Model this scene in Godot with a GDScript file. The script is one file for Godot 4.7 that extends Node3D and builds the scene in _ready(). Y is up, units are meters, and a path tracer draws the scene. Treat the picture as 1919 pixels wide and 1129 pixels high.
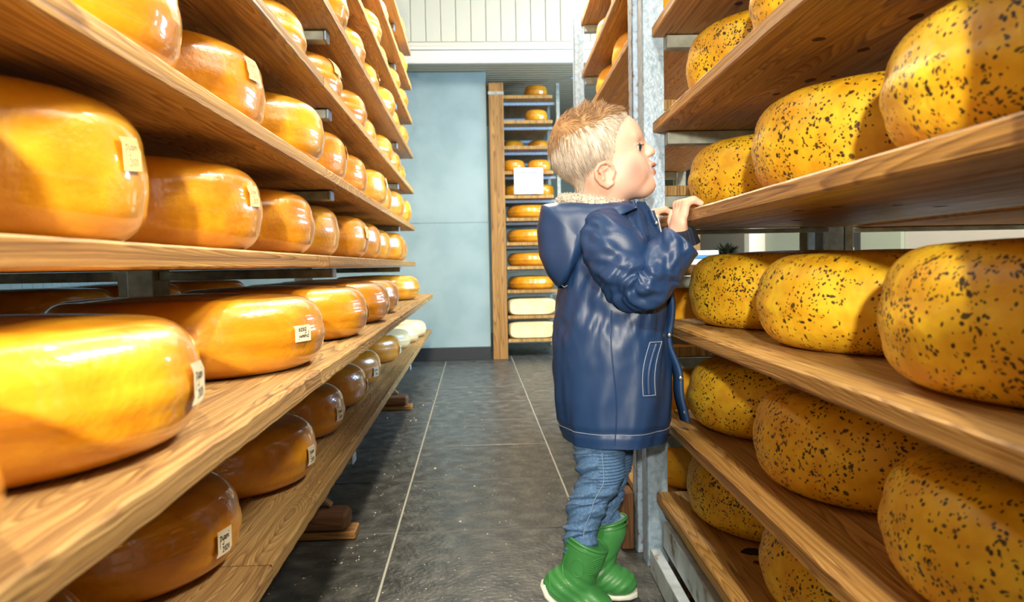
extends Node3D
# A cheese store: racks of wheels on both sides of a tiled aisle, a small child at the rack of herb cheeses.

var M := {}
var rng := RandomNumberGenerator.new()

# ------------------------------------------------------------------ nodes
func numbered(called: String) -> String:
	if not has_node(NodePath(called)):
		return called
	var k := 1
	while has_node(NodePath("%s_%03d" % [called, k])):
		k += 1
	return "%s_%03d" % [called, k]

func tag(o: Node, label := "", category := "", group := "", kind := "") -> void:
	if label: o.set_meta("label", label)
	if category: o.set_meta("category", category)
	if group: o.set_meta("group", group)
	if kind: o.set_meta("kind", kind)

func base(called: String, at := Vector3.ZERO, turn := 0.0) -> Node3D:
	var o := Node3D.new()
	o.name = numbered(called)
	add_child(o)
	o.position = at
	o.rotation.y = turn
	return o

func obj(called: String, m: Mesh, mat: Material, parent: Node = null, at := Vector3.ZERO) -> MeshInstance3D:
	var o := MeshInstance3D.new()
	o.mesh = m
	if mat: o.material_override = mat
	if parent == null:
		o.name = numbered(called)
		add_child(o)
	else:
		o.name = called
		parent.add_child(o, true)
	o.position = at
	return o

# ------------------------------------------------------------------ meshes
class Shape:
	var v := PackedVector3Array()
	var n := PackedVector3Array()
	var uv := PackedVector2Array()
	var c := PackedColorArray()
	var idx := PackedInt32Array()
	var colored := false
	func add(p: Vector3, nn: Vector3, t := Vector2.ZERO, col := Color.WHITE) -> int:
		v.append(p); n.append(nn); uv.append(t); c.append(col)
		return v.size() - 1
	func tri(a: int, b: int, d: int) -> void:
		var f := (v[d] - v[a]).cross(v[b] - v[a])
		if f.dot(n[a] + n[b] + n[d]) < 0.0:
			idx.append(a); idx.append(d); idx.append(b)
		else:
			idx.append(a); idx.append(b); idx.append(d)
	func quad(a: int, b: int, d: int, e: int) -> void:
		tri(a, b, d); tri(a, d, e)
	func flat(p: Array, uvs := []) -> void:
		var nn: Vector3 = (p[2] - p[0]).cross(p[1] - p[0]).normalized()
		var k := []
		for i in p.size():
			k.append(add(p[i], nn, uvs[i] if uvs.size() else Vector2.ZERO))
		for i in range(1, p.size() - 1):
			tri(k[0], k[i], k[i + 1])
	func mesh() -> ArrayMesh:
		var a := []
		a.resize(Mesh.ARRAY_MAX)
		a[Mesh.ARRAY_VERTEX] = v
		a[Mesh.ARRAY_NORMAL] = n
		a[Mesh.ARRAY_TEX_UV] = uv
		if colored: a[Mesh.ARRAY_COLOR] = c
		a[Mesh.ARRAY_INDEX] = idx
		var m := ArrayMesh.new()
		m.add_surface_from_arrays(Mesh.PRIMITIVE_TRIANGLES, a)
		return m

# a box with chamfered edges; uv in metres (u along the longest axis)
func box_into(s: Shape, c: Vector3, size: Vector3, ch := 0.003, b := Basis.IDENTITY) -> void:
	var h := size * 0.5
	ch = minf(ch, minf(h.x, minf(h.y, h.z)) * 0.9)
	var longest := 0 if size.x >= size.y and size.x >= size.z else (1 if size.y >= size.z else 2)
	var ids := {}
	for ax in 3:
		for sg in [-1, 1]:
			var nn := Vector3.ZERO
			nn[ax] = sg
			var a1 := (ax + 1) % 3
			var a2 := (ax + 2) % 3
			var q := []
			for e in [[-1, -1], [1, -1], [1, 1], [-1, 1]]:
				var p := Vector3.ZERO
				p[ax] = sg * h[ax]
				p[a1] = e[0] * (h[a1] - ch)
				p[a2] = e[1] * (h[a2] - ch)
				var key := [0, 0, 0]
				key[ax] = sg; key[a1] = e[0]; key[a2] = e[1]
				var uvv := Vector2(p[longest], p[a1] + p[a2] * 0.7 - p[longest] * (1.0 if a1 == longest else (0.7 if a2 == longest else 0.0)) + nn[ax] * 0.31 * (ax + 1))
				var id := s.add(c + b * p, b * nn, uvv)
				ids["%d%d%d%d" % [ax, key[0], key[1], key[2]]] = id
				q.append(id)
			s.quad(q[0], q[1], q[2], q[3])
	# chamfer strips and corner triangles
	for sx in [-1, 1]:
		for sy in [-1, 1]:
			var k := func(ax, x, y, z): return ids["%d%d%d%d" % [ax, x, y, z]]
			s.quad(k.call(0, sx, sy, -1), k.call(0, sx, sy, 1), k.call(1, sx, sy, 1), k.call(1, sx, sy, -1))
			s.quad(k.call(1, -1, sx, sy), k.call(1, 1, sx, sy), k.call(2, 1, sx, sy), k.call(2, -1, sx, sy))
			s.quad(k.call(0, sx, -1, sy), k.call(0, sx, 1, sy), k.call(2, sx, 1, sy), k.call(2, sx, -1, sy))
			for sz in [-1, 1]:
				s.tri(k.call(0, sx, sy, sz), k.call(1, sx, sy, sz), k.call(2, sx, sy, sz))

func box(size: Vector3, ch := 0.003) -> ArrayMesh:
	var s := Shape.new()
	box_into(s, Vector3.ZERO, size, ch)
	return s.mesh()

func bar_into(s: Shape, a: Vector3, b: Vector3, w: float, h: float, ch := 0.002) -> void:
	var z := (b - a).normalized()
	var up := Vector3.UP if absf(z.y) < 0.9 else Vector3.RIGHT
	var x := up.cross(z).normalized()
	box_into(s, (a + b) * 0.5, Vector3(w, h, a.distance_to(b)), ch, Basis(x, z.cross(x), z))

# rows of points -> smooth surface; each row closed when loop
func rows_mesh(rows: Array, loop := true, flip := false, caps := true, uvs := Vector2(1, 1), colors: Array = []) -> ArrayMesh:
	var s := Shape.new()
	rows_into(s, rows, loop, flip, caps, uvs, colors)
	return s.mesh()

func rows_into(s: Shape, rows: Array, loop := true, flip := false, caps := true, uvs := Vector2(1, 1), colors: Array = []) -> void:
	var nr := rows.size()
	var nc: int = rows[0].size()
	var first := s.v.size()
	var cols := nc + (1 if loop else 0)
	s.colored = s.colored or colors.size() > 0
	for i in nr:
		for j0 in cols:
			var j := j0 % nc
			var jn := (j + 1) % nc if loop else mini(j + 1, nc - 1)
			var jp := (j - 1 + nc) % nc if loop else maxi(j - 1, 0)
			var du: Vector3 = rows[i][jn] - rows[i][jp]
			var dv: Vector3 = rows[mini(i + 1, nr - 1)][j] - rows[maxi(i - 1, 0)][j]
			var nn := du.cross(dv)
			if nn.length_squared() < 1e-14:
				nn = (rows[i][j] - rows[i + 1 if i == 0 else i - 1][j] * 0.5 - rows[i + 1 if i == 0 else i - 1][(j + nc / 2) % nc] * 0.5).normalized()
			else:
				nn = nn.normalized() * (-1.0 if flip else 1.0)
			s.add(rows[i][j], nn, Vector2(float(j0) / nc * uvs.x, float(i) / maxf(1, nr - 1) * uvs.y), colors[i][j] if colors.size() else Color.WHITE)
	for i in nr - 1:
		for j in cols - 1:
			var a := first + i * cols + j
			s.quad(a, a + 1, a + cols + 1, a + cols)
	if caps and loop:
		for e in [0, nr - 1]:
			var mid := Vector3.ZERO
			for p in rows[e]: mid += p
			mid /= nc
			var inner := Vector3.ZERO
			for p in rows[1 if e == 0 else nr - 2]: inner += p
			inner /= nc
			var nn: Vector3 = (mid - inner).normalized()
			var cidx := s.add(mid, nn, Vector2(0.5, 0.5), colors[e][0] if colors.size() else Color.WHITE)
			var ring := []
			for j in nc: ring.append(s.add(rows[e][j], nn, Vector2(0.5, 0.5), colors[e][j] if colors.size() else Color.WHITE))
			for j in nc: s.tri(cidx, ring[j], ring[(j + 1) % nc])

# profile [[r, y], ...] from top to bottom, turned about y
func lathe(profile: Array, seg := 64, wob := 0.0, sd := 1, usc := 1.0) -> ArrayMesh:
	var s := Shape.new()
	var np := profile.size()
	var nz := FastNoiseLite.new()
	nz.seed = sd
	nz.frequency = 0.9
	var arc := [0.0]
	for i in range(1, np):
		arc.append(arc[i - 1] + Vector2(profile[i][0] - profile[i - 1][0], profile[i][1] - profile[i - 1][1]).length())
	for i in np:
		var a: Vector2 = Vector2(profile[maxi(i - 1, 0)][0], profile[maxi(i - 1, 0)][1])
		var b: Vector2 = Vector2(profile[mini(i + 1, np - 1)][0], profile[mini(i + 1, np - 1)][1])
		var t := (b - a).normalized()
		var n2 := Vector2(-t.y, t.x)
		for j in seg + 1:
			var th := TAU * j / seg
			var dirv := Vector3(cos(th), 0, sin(th))
			var r: float = profile[i][0]
			var w := 1.0 + wob * nz.get_noise_3d(dirv.x * 1.3, profile[i][1] * 9.0, dirv.z * 1.3)
			s.add(dirv * r * w + Vector3(0, profile[i][1] * (1.0 + wob * 0.6 * nz.get_noise_3d(dirv.x * r * 9.0, 7.0, dirv.z * r * 9.0)), 0), (dirv * n2.x + Vector3(0, n2.y, 0)).normalized(), Vector2(float(j) / seg * usc, arc[i]))
	for i in np - 1:
		for j in seg:
			var k := i * (seg + 1) + j
			s.quad(k, k + 1, k + seg + 2, k + seg + 1)
	return s.mesh()

func wheel_profile(R: float, H: float, rc: float, bulge: float) -> Array:
	var p := []
	for i in 7:
		var t := i / 7.0
		p.append([(R - rc) * t, H - 0.005 * t * t])
	for i in 10:
		var a := PI / 2 * (1.0 - i / 9.0)
		p.append([R - rc + rc * cos(a) , H - 0.005 - rc + rc * sin(a)])
	var y1 := H - 0.005 - rc
	var y0 := rc * 0.85
	for i in range(1, 8):
		var t := i / 8.0
		p.append([R + bulge * sin(PI * t), lerpf(y1, y0, t)])
	for i in 10:
		var a := -PI / 2 * (i / 9.0)
		p.append([R - rc + rc * cos(a), y0 + rc * 0.85 * sin(a)])
	for i in range(1, 5):
		p.append([(R - rc) * (1.0 - i / 4.0), 0.0])
	return p

# tube along points
func tube_into(s: Shape, pts: Array, radii, seg := 8, col := Color.WHITE, closed_ends := true) -> void:
	var rows := []
	var cols := []
	var np := pts.size()
	var prev := Vector3.ZERO
	for i in np:
		var t: Vector3 = (pts[mini(i + 1, np - 1)] - pts[maxi(i - 1, 0)]).normalized()
		var side: Vector3 = prev - t * prev.dot(t)
		if side.length() < 0.1:
			side = t.cross(Vector3.UP if absf(t.y) < 0.9 else Vector3.RIGHT)
		side = side.normalized()
		prev = side
		var up := t.cross(side)
		var r: float = radii[i] if radii is Array else radii
		var row := []
		var crow := []
		for j in seg:
			var th := TAU * j / seg
			row.append(pts[i] + (side * cos(th) + up * sin(th)) * r)
			crow.append(col)
		rows.append(row)
		cols.append(crow)
	rows_into(s, rows, true, false, closed_ends, Vector2(1, 1), cols if s.colored else [])

# ------------------------------------------------------------------ distance fields, meshed as surface nets
func smin(a: float, b: float, k: float) -> float:
	var h := maxf(k - absf(a - b), 0.0) / k
	return minf(a, b) - h * h * k * 0.25

func cap(p: Vector3, a: Vector3, b: Vector3, ra: float, rb: float) -> float:
	var ab := b - a
	var t := clampf((p - a).dot(ab) / ab.length_squared(), 0.0, 1.0)
	return p.distance_to(a + ab * t) - lerpf(ra, rb, t)

func ell(p: Vector3, c: Vector3, r: Vector3) -> float:
	var q := p - c
	var k0 := (q / r).length()
	var k1 := (q / (r * r)).length()
	return k0 * (k0 - 1.0) / maxf(k1, 1e-5)

func nets_into(s: Shape, f: Callable, lo: Vector3, hi: Vector3, cell: float, paint: Callable) -> void:
	var B := 5
	var nx := int(ceil((hi.x - lo.x) / cell / B)) * B
	var ny := int(ceil((hi.y - lo.y) / cell / B)) * B
	var nz := int(ceil((hi.z - lo.z) / cell / B)) * B
	var sx := nx + 1
	var sxy := sx * (ny + 1)
	var val := PackedFloat32Array()
	val.resize(sxy * (nz + 1))
	val.fill(1e3)
	var active := []
	var half := cell * B * 0.5
	var reach := half * 1.7321 * 1.6 + cell
	for bz in range(0, nz, B):
		for by in range(0, ny, B):
			for bx in range(0, nx, B):
				var d: float = f.call(lo + Vector3(bx, by, bz) * cell + Vector3(half, half, half))
				if absf(d) > reach:
					continue
				active.append(Vector3i(bx, by, bz))
	for b in active:
		for z in range(b.z, b.z + B + 1):
			for y in range(b.y, b.y + B + 1):
				var o: int = z * sxy + y * sx
				for x in range(b.x, b.x + B + 1):
					if val[o + x] > 900.0:
						val[o + x] = f.call(lo + Vector3(x, y, z) * cell)
	var at := {}
	var first := s.v.size()
	var offs := [0, 1, sx, sx + 1, sxy, sxy + 1, sxy + sx, sxy + sx + 1]
	var corner := [Vector3(0, 0, 0), Vector3(1, 0, 0), Vector3(0, 1, 0), Vector3(1, 1, 0), Vector3(0, 0, 1), Vector3(1, 0, 1), Vector3(0, 1, 1), Vector3(1, 1, 1)]
	var edges := [[0, 1], [2, 3], [4, 5], [6, 7], [0, 2], [1, 3], [4, 6], [5, 7], [0, 4], [1, 5], [2, 6], [3, 7]]
	for b in active:
		for z in range(b.z, b.z + B):
			for y in range(b.y, b.y + B):
				for x in range(b.x, b.x + B):
					var o: int = z * sxy + y * sx + x
					var mask := 0
					for k in 8:
						if val[o + offs[k]] < 0.0: mask += 1
					if mask == 0 or mask == 8:
						continue
					var sum := Vector3.ZERO
					var cnt := 0
					for e in edges:
						var v0: float = val[o + offs[e[0]]]
						var v1: float = val[o + offs[e[1]]]
						if (v0 < 0.0) != (v1 < 0.0) and absf(v0) < 900.0 and absf(v1) < 900.0:
							sum += corner[e[0]].lerp(corner[e[1]], v0 / (v0 - v1))
							cnt += 1
					if cnt == 0:
						continue
					var p := lo + (Vector3(x, y, z) + sum / cnt) * cell
					var h := cell * 0.7
					var nn := Vector3(f.call(p + Vector3(h, 0, 0)) - f.call(p - Vector3(h, 0, 0)), f.call(p + Vector3(0, h, 0)) - f.call(p - Vector3(0, h, 0)), f.call(p + Vector3(0, 0, h)) - f.call(p - Vector3(0, 0, h))).normalized()
					at[o] = s.add(p, nn, Vector2(p.x * 4.0, p.y * 4.0), paint.call(p, nn))
	for o in at:
		for ax in 3:
			var st: int = [1, sx, sxy][ax]
			var s1: int = [sx, sxy, 1][ax]
			var s2: int = [sxy, 1, sx][ax]
			if o + st >= val.size(): continue
			if (val[o] < 0.0) == (val[o + st] < 0.0): continue
			if at.has(o - s1) and at.has(o - s2) and at.has(o - s1 - s2):
				s.quad(at[o], at[o - s1], at[o - s1 - s2], at[o - s2])

# ------------------------------------------------------------------ textures and materials
func noise(fr: float, sd: int, oct := 4, type := FastNoiseLite.TYPE_SIMPLEX_SMOOTH) -> FastNoiseLite:
	var n := FastNoiseLite.new()
	n.noise_type = type
	n.seed = sd
	n.frequency = fr
	n.fractal_octaves = oct
	return n

func ramp(stops: Array) -> Gradient:
	var g := Gradient.new()
	var o := PackedFloat32Array()
	var c := PackedColorArray()
	for q in stops:
		o.append(q[0]); c.append(q[1])
	g.offsets = o
	g.colors = c
	return g

func ntex(n: FastNoiseLite, w: int, h: int, r: Gradient = null, normal := false, bump := 4.0) -> NoiseTexture2D:
	var t := NoiseTexture2D.new()
	t.width = w
	t.height = h
	t.seamless = true
	t.noise = n
	if r: t.color_ramp = r
	t.as_normal_map = normal
	t.bump_strength = bump
	return t

func mat(c: Color, rough := 0.6, metal := 0.0) -> StandardMaterial3D:
	var m := StandardMaterial3D.new()
	m.albedo_color = c
	m.roughness = rough
	m.metallic = metal
	return m

func tri(m: StandardMaterial3D, sc: float, world := false) -> StandardMaterial3D:
	m.uv1_triplanar = true
	m.uv1_world_triplanar = world
	m.uv1_scale = Vector3(sc, sc, sc)
	m.uv1_triplanar_sharpness = 6.0
	return m

func stripes(a: Color, b: Color, count: int, sd: int) -> Gradient:
	var st := []
	var r := RandomNumberGenerator.new()
	r.seed = sd
	for i in count:
		var x0 := float(i) / count
		var k := r.randf_range(0.0, 0.35)
		st.append([x0, a.lerp(b, k)])
		st.append([x0 + 0.62 / count, a.lerp(b, 0.35 + k)])
		st.append([x0 + 0.85 / count, a.lerp(b, 0.95 + k * 0.9)])
	return ramp(st)

func wood(a: Color, b: Color, sd: int, count := 16, rough := 0.6, streak := 0.75, bump := 3.0) -> StandardMaterial3D:
	var m := mat(Color.WHITE, rough)
	m.albedo_texture = ntex(noise(0.0035, sd, 2), 512, 1024, stripes(a, b, count, sd))
	m.detail_enabled = true
	m.detail_blend_mode = BaseMaterial3D.BLEND_MODE_MUL
	m.detail_albedo = M.streak
	m.normal_enabled = true
	m.normal_texture = M.streak_n
	m.normal_scale = 0.35 * bump / 3.0
	m.uv1_scale = Vector3(0.32, 3.6, 1)
	return m

func stroke(im: Image, pts: Array, w: float, col: Color) -> void:
	for i in pts.size() - 1:
		var a: Vector2 = pts[i]
		var b: Vector2 = pts[i + 1]
		var n := int(a.distance_to(b)) + 1
		for k in n + 1:
			var q := a.lerp(b, float(k) / n)
			im.fill_rect(Rect2i(int(q.x - w * 0.5), int(q.y - w * 0.5), int(maxf(1, w)), int(maxf(1, w))), col)

# hand lettering on a paper label: a name over a year
func label_tex(ink: Color, paper: Color, w: float, sd: int) -> ImageTexture:
	var im := Image.create(160, 112, true, Image.FORMAT_RGBA8)
	im.fill(paper)
	var r := RandomNumberGenerator.new()
	r.seed = sd
	for i in 260:
		im.fill_rect(Rect2i(r.randi_range(0, 158), r.randi_range(0, 110), r.randi_range(1, 9), 1), paper.darkened(r.randf_range(0.0, 0.05)))
	var g := {
		"p": [[Vector2(0, 0), Vector2(-3, 34)], [Vector2(0, 2), Vector2(9, 0), Vector2(11, 8), Vector2(3, 15)]],
		"y": [[Vector2(0, 3), Vector2(3, 13), Vector2(10, 12), Vector2(13, 2)], [Vector2(13, 2), Vector2(9, 28), Vector2(0, 26)]],
		"a": [[Vector2(11, 5), Vector2(3, 4), Vector2(1, 12), Vector2(8, 14), Vector2(11, 5), Vector2(13, 15)]],
		"m": [[Vector2(0, 14), Vector2(2, 4), Vector2(7, 6), Vector2(8, 14), Vector2(11, 5), Vector2(16, 6), Vector2(17, 14)]],
		"i": [[Vector2(1, 5), Vector2(2, 14)], [Vector2(2, -3), Vector2(3, -2)]],
		"2": [[Vector2(0, 4), Vector2(6, 0), Vector2(10, 5), Vector2(0, 19), Vector2(12, 18)]],
		"0": [[Vector2(6, 0), Vector2(0, 9), Vector2(5, 19), Vector2(11, 10), Vector2(6, 0)]]}
	var lines := [["pyami", Vector2(28, 26), 1.35], ["2020", Vector2(52, 72), 1.25]]
	for ln in lines:
		var at: Vector2 = ln[1]
		for ch in ln[0]:
			for poly in g[ch]:
				var q := []
				for v2 in poly: q.append(at + v2 * ln[2] + Vector2(r.randf_range(-0.7, 0.7), r.randf_range(-0.7, 0.7)))
				stroke(im, q, w, ink)
			at += Vector2({"m": 21, "i": 7}.get(ch, 16) * ln[2], -0.6)
	return ImageTexture.create_from_image(im)

# herb flecks in the rind: short dark green-brown flecks of many sizes on yellow
func herb_tex(count: int, sd: int, ground: Array) -> ImageTexture:
	var W := 1024
	var r := RandomNumberGenerator.new()
	r.seed = sd
	var nz := noise(0.008, sd, 4)
	var nf := noise(0.11, sd + 3, 3)
	var ni := nz.get_seamless_image(W, W)
	var Q := 256
	var gi := noise(0.032, sd, 4).get_seamless_image(Q, Q)
	var fi := nf.get_seamless_image(Q, Q)
	var im := Image.create(Q, Q, false, Image.FORMAT_RGBA8)
	var lut := []
	for i in 256: lut.append(ground[0].lerp(ground[1], i / 255.0))
	for y in Q:
		for x in Q:
			var q := gi.get_pixel(x, y).r * 0.72 + fi.get_pixel(x, y).r * 0.28
			im.set_pixel(x, y, lut[clampi(int((q - 0.25) * 510.0), 0, 255)])
	im.resize(W, W, Image.INTERPOLATE_CUBIC)
	for i in count:
		var cx := r.randf() * W
		var cy := r.randf() * W
		if ni.get_pixel(int(cy) % W, int(cx) % W).r < r.randf_range(0.2, 0.62): continue
		var L := r.randf_range(1.1, 3.9) * (1.7 if r.randf() < 0.08 else 1.0)
		var w2 := L * r.randf_range(0.3, 0.85)
		var an := r.randf() * PI
		var col := Color(0.12, 0.085, 0.03).lerp(Color(0.23, 0.18, 0.05), r.randf())
		var soft := r.randf_range(0.75, 1.0)
		var R := int(L) + 2
		for dy in range(-R, R + 1):
			for dx in range(-R, R + 1):
				var u := dx * cos(an) + dy * sin(an)
				var v2 := -dx * sin(an) + dy * cos(an)
				var e := (u / L) * (u / L) + (v2 / w2) * (v2 / w2)
				if e > 1.5: continue
				var px := posmod(int(cx) + dx, W)
				var py := posmod(int(cy) + dy, W)
				var k := clampf((1.5 - e) * 1.4, 0.0, 1.0) * soft
				im.set_pixel(px, py, im.get_pixel(px, py).lerp(col, k))
	return ImageTexture.create_from_image(im)

func make_materials() -> void:
	M.streak = ntex(noise(0.02, 11, 5), 64, 1024, ramp([[0.0, Color(0.72, 0.66, 0.58)], [0.35, Color(0.92, 0.9, 0.86)], [0.6, Color(1, 1, 1)], [1.0, Color(0.86, 0.83, 0.78)]]))
	M.streak_n = ntex(noise(0.03, 12, 5), 64, 1024, null, true, 6.0)
	M.fine_n = ntex(noise(0.05, 13, 4), 512, 512, null, true, 5.0)
	M.pine = [wood(Color(0.82, 0.65, 0.37), Color(0.56, 0.40, 0.18), 21, 22), wood(Color(0.83, 0.67, 0.39), Color(0.60, 0.44, 0.21), 22, 17), wood(Color(0.78, 0.61, 0.34), Color(0.52, 0.37, 0.16), 23, 26, 0.42)]
	M.old = [wood(Color(0.80, 0.66, 0.40), Color(0.55, 0.41, 0.21), 31, 24, 0.75, 0.6, 6.0), wood(Color(0.77, 0.62, 0.37), Color(0.51, 0.37, 0.18), 32, 30, 0.75, 0.6, 6.0)]
	M.timber = wood(Color(0.72, 0.54, 0.28), Color(0.50, 0.34, 0.15), 33, 9)
	M.dark_wood = wood(Color(0.52, 0.36, 0.22), Color(0.36, 0.23, 0.13), 34, 9, 0.8)
	M.knot = mat(Color(0.27, 0.15, 0.07), 0.8)
	M.hole = mat(Color(0.06, 0.04, 0.03), 0.9)
	# waxed rinds
	M.wax = []
	var wn := ntex(noise(0.07, 41, 4), 512, 512, null, true, 4.0)
	var tones := [[Color(0.91, 0.64, 0.13), Color(0.84, 0.54, 0.09)], [Color(0.89, 0.61, 0.12), Color(0.81, 0.51, 0.08)], [Color(0.93, 0.68, 0.15), Color(0.86, 0.59, 0.11)]]
	for i in 3:
		var m := tri(mat(Color.WHITE, 0.30), 2.6)
		m.albedo_texture = ntex(noise(0.009, 42 + i, 5), 512, 512, ramp([[0.2, tones[i][1]], [0.75, tones[i][0]]]))
		m.normal_enabled = true
		m.normal_texture = wn
		m.normal_scale = 0.16
		m.clearcoat_enabled = true
		m.clearcoat = 1.0
		m.clearcoat_roughness = 0.06
		M.wax.append(m)
	var cream := tri(mat(Color.WHITE, 0.4), 3.0)
	cream.albedo_texture = ntex(noise(0.01, 48, 4), 256, 256, ramp([[0.2, Color(0.88, 0.78, 0.56)], [0.8, Color(0.93, 0.86, 0.68)]]))
	cream.clearcoat_enabled = true
	cream.clearcoat = 0.4
	cream.clearcoat_roughness = 0.2
	M.cream = cream
	# herb rinds
	M.herb = []
	var hn := ntex(noise(0.02, 52, 5), 512, 512, null, true, 4.0)
	for i in 2:
		var m := mat(Color.WHITE, 0.5)
		m.albedo_texture = herb_tex([12500, 9500][i], 60 + i, [[Color(0.85, 0.63, 0.11), Color(0.93, 0.77, 0.17)], [Color(0.86, 0.65, 0.11), Color(0.94, 0.79, 0.18)]][i])
		m.uv1_scale = Vector3(1, 1.7, 1)
		m.normal_enabled = true
		m.normal_texture = hn
		m.normal_scale = 0.5
		M.herb.append(m)
	var few := mat(Color.WHITE, 0.45)
	few.albedo_texture = herb_tex(420, 66, [Color(0.89, 0.62, 0.10), Color(0.95, 0.73, 0.15)])
	few.uv1_scale = Vector3(1, 1.7, 1)
	M.herb_few = few
	# papers
	M.paper_ink = mat(Color.WHITE, 0.7)
	M.paper_ink.albedo_texture = label_tex(Color(0.06, 0.05, 0.04), Color(0.93, 0.88, 0.74), 5.5, 3)
	M.paper_faint = mat(Color.WHITE, 0.6)
	M.paper_faint.albedo_texture = label_tex(Color(0.50, 0.44, 0.32), Color(0.93, 0.84, 0.58), 3.0, 5)
	# metal, floor, walls
	var gal := tri(mat(Color.WHITE, 0.45, 0.15), 5.0, true)
	gal.albedo_texture = ntex(noise(0.02, 71, 6), 512, 512, ramp([[0.0, Color(0.50, 0.60, 0.70)], [0.35, Color(0.60, 0.70, 0.80)], [0.6, Color(0.65, 0.74, 0.83)], [1.0, Color(0.72, 0.80, 0.88)]]))
	gal.normal_enabled = true
	gal.normal_texture = M.fine_n
	gal.normal_scale = 0.3
	M.steel = gal
	var rust := tri(mat(Color.WHITE, 0.6, 0.1), 3.0, true)
	rust.albedo_texture = ntex(noise(0.03, 72, 6), 512, 512, ramp([[0.0, Color(0.42, 0.30, 0.20)], [0.26, Color(0.55, 0.54, 0.53)], [0.38, Color(0.60, 0.69, 0.79)], [1.0, Color(0.71, 0.79, 0.87)]]))
	M.steel_worn = rust
	var dull := tri(mat(Color.WHITE, 0.5, 0.15), 2.5, true)
	dull.albedo_texture = ntex(noise(0.03, 73, 5), 256, 256, ramp([[0.1, Color(0.50, 0.53, 0.50)], [0.8, Color(0.66, 0.69, 0.66)]]))
	M.steel_dull = dull
	M.tile = []
	for i in 3:
		var m := mat(Color.WHITE, 0.42)
		m.albedo_texture = ntex(noise(0.012, 81 + i, 6), 512, 512, ramp([[0.1, Color(0.195, 0.20, 0.195)], [0.5, Color(0.265, 0.27, 0.262)], [0.85, Color(0.36, 0.36, 0.34)]]))
		m.roughness_texture = ntex(noise(0.02, 85 + i, 5), 256, 256, ramp([[0.1, Color(0.62, 0.62, 0.62)], [0.9, Color(1, 1, 1)]]))
		m.normal_enabled = true
		m.normal_texture = M.fine_n
		m.normal_scale = 0.25
		m.uv1_scale = Vector3(2.2, 2.2, 1)
		M.tile.append(m)
	M.grout = tri(mat(Color(0.66, 0.66, 0.62), 0.85), 3.0)
	M.plinth = mat(Color(0.13, 0.15, 0.17), 0.4)
	var pw := tri(mat(Color.WHITE, 0.55), 0.9, true)
	pw.albedo_texture = ntex(noise(0.006, 91, 5), 512, 512, ramp([[0.2, Color(0.52, 0.61, 0.62)], [0.55, Color(0.55, 0.635, 0.645)], [0.85, Color(0.57, 0.65, 0.66)]]))
	M.partition = pw
	M.white = tri(mat(Color(0.84, 0.83, 0.76), 0.45), 1.0)
	M.white_trim = mat(Color(0.90, 0.89, 0.84), 0.35)
	M.plaster = mat(Color(0.70, 0.70, 0.67), 0.8)
	M.ceiling = mat(Color(0.62, 0.58, 0.48), 0.5)
	M.sage = mat(Color(0.60, 0.65, 0.59), 0.6)
	M.charcoal = mat(Color(0.16, 0.16, 0.16), 0.5)
	M.paint = tri(mat(Color.WHITE, 0.6), 2.0, true)
	M.paint.albedo_texture = ntex(noise(0.012, 93, 6), 512, 512, ramp([[0.12, Color(0.46, 0.42, 0.36)], [0.3, Color(0.66, 0.72, 0.77)], [0.9, Color(0.80, 0.85, 0.89)]]))

# ------------------------------------------------------------------ boards
# length along z, width along x, top at y = thick; u along the length
func board_mesh(L: float, W: float, T: float, rough := 0.0, sd := 0) -> ArrayMesh:
	var s := Shape.new()
	var nz := noise(6.0, sd, 3)
	var nseg := maxi(2, int(L / (0.03 if rough > 0.0 else 0.6)))
	var c := 0.0025
	var loop := [Vector2(-W / 2 + c, T), Vector2(W / 2 - c, T), Vector2(W / 2, T - c), Vector2(W / 2, c), Vector2(W / 2 - c, 0), Vector2(-W / 2 + c, 0), Vector2(-W / 2, c), Vector2(-W / 2, T - c)]
	var k := loop.size()
	for f in k:
		var a: Vector2 = loop[f]
		var b: Vector2 = loop[(f + 1) % k]
		var n2 := Vector2(-(b - a).y, (b - a).x).normalized()
		if n2.dot((a + b) * 0.5 - Vector2(0, T / 2)) < 0.0: n2 = -n2
		var v0: float = [0.0, W, W, W + T, W + T, W * 2 + T, W * 2 + T, W * 2 + T * 2][f]
		for i in nseg + 1:
			var z := -L / 2 + L * i / nseg
			for e in 2:
				var q: Vector2 = a if e == 0 else b
				var kk := f if e == 0 else (f + 1) % k
				var off := Vector2.ZERO
				if rough > 0.0:
					off.x = rough * nz.get_noise_2d(z * 3.0, kk * 7.3) * signf(q.x)
					off.y = rough * 0.55 * nz.get_noise_2d(z * 4.0 + 9.0, kk * 5.1)
					if absf(q.x) < W / 2 - 0.001: off.y *= 0.25
				s.add(Vector3(q.x + off.x, q.y + off.y, z), Vector3(n2.x, n2.y, 0), Vector2(z + sd * 0.37, v0 + (0.0 if e == 0 else a.distance_to(b)) + sd * 0.13))
		var first := s.v.size() - (nseg + 1) * 2
		for i in nseg:
			s.quad(first + i * 2, first + i * 2 + 1, first + i * 2 + 3, first + i * 2 + 2)
	for e in [-1, 1]:
		var ids := []
		for q in loop: ids.append(s.add(Vector3(q.x, q.y, e * L / 2), Vector3(0, 0, e), Vector2(q.y * 0.4, q.x * 0.6 + 0.3)))
		for i in range(1, k - 1): s.tri(ids[0], ids[i], ids[i + 1])
	return s.mesh()

func plank(at: Vector3, L: float, W: float, T: float, m: Material, label: String, group: String, turn := 0.0, rough := 0.0, sd := 0) -> MeshInstance3D:
	var o := obj("shelf_board", board_mesh(L, W, T, rough, sd), m, null, at)
	o.rotation.y = turn
	tag(o, label, "shelf board", group)
	return o

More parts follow.
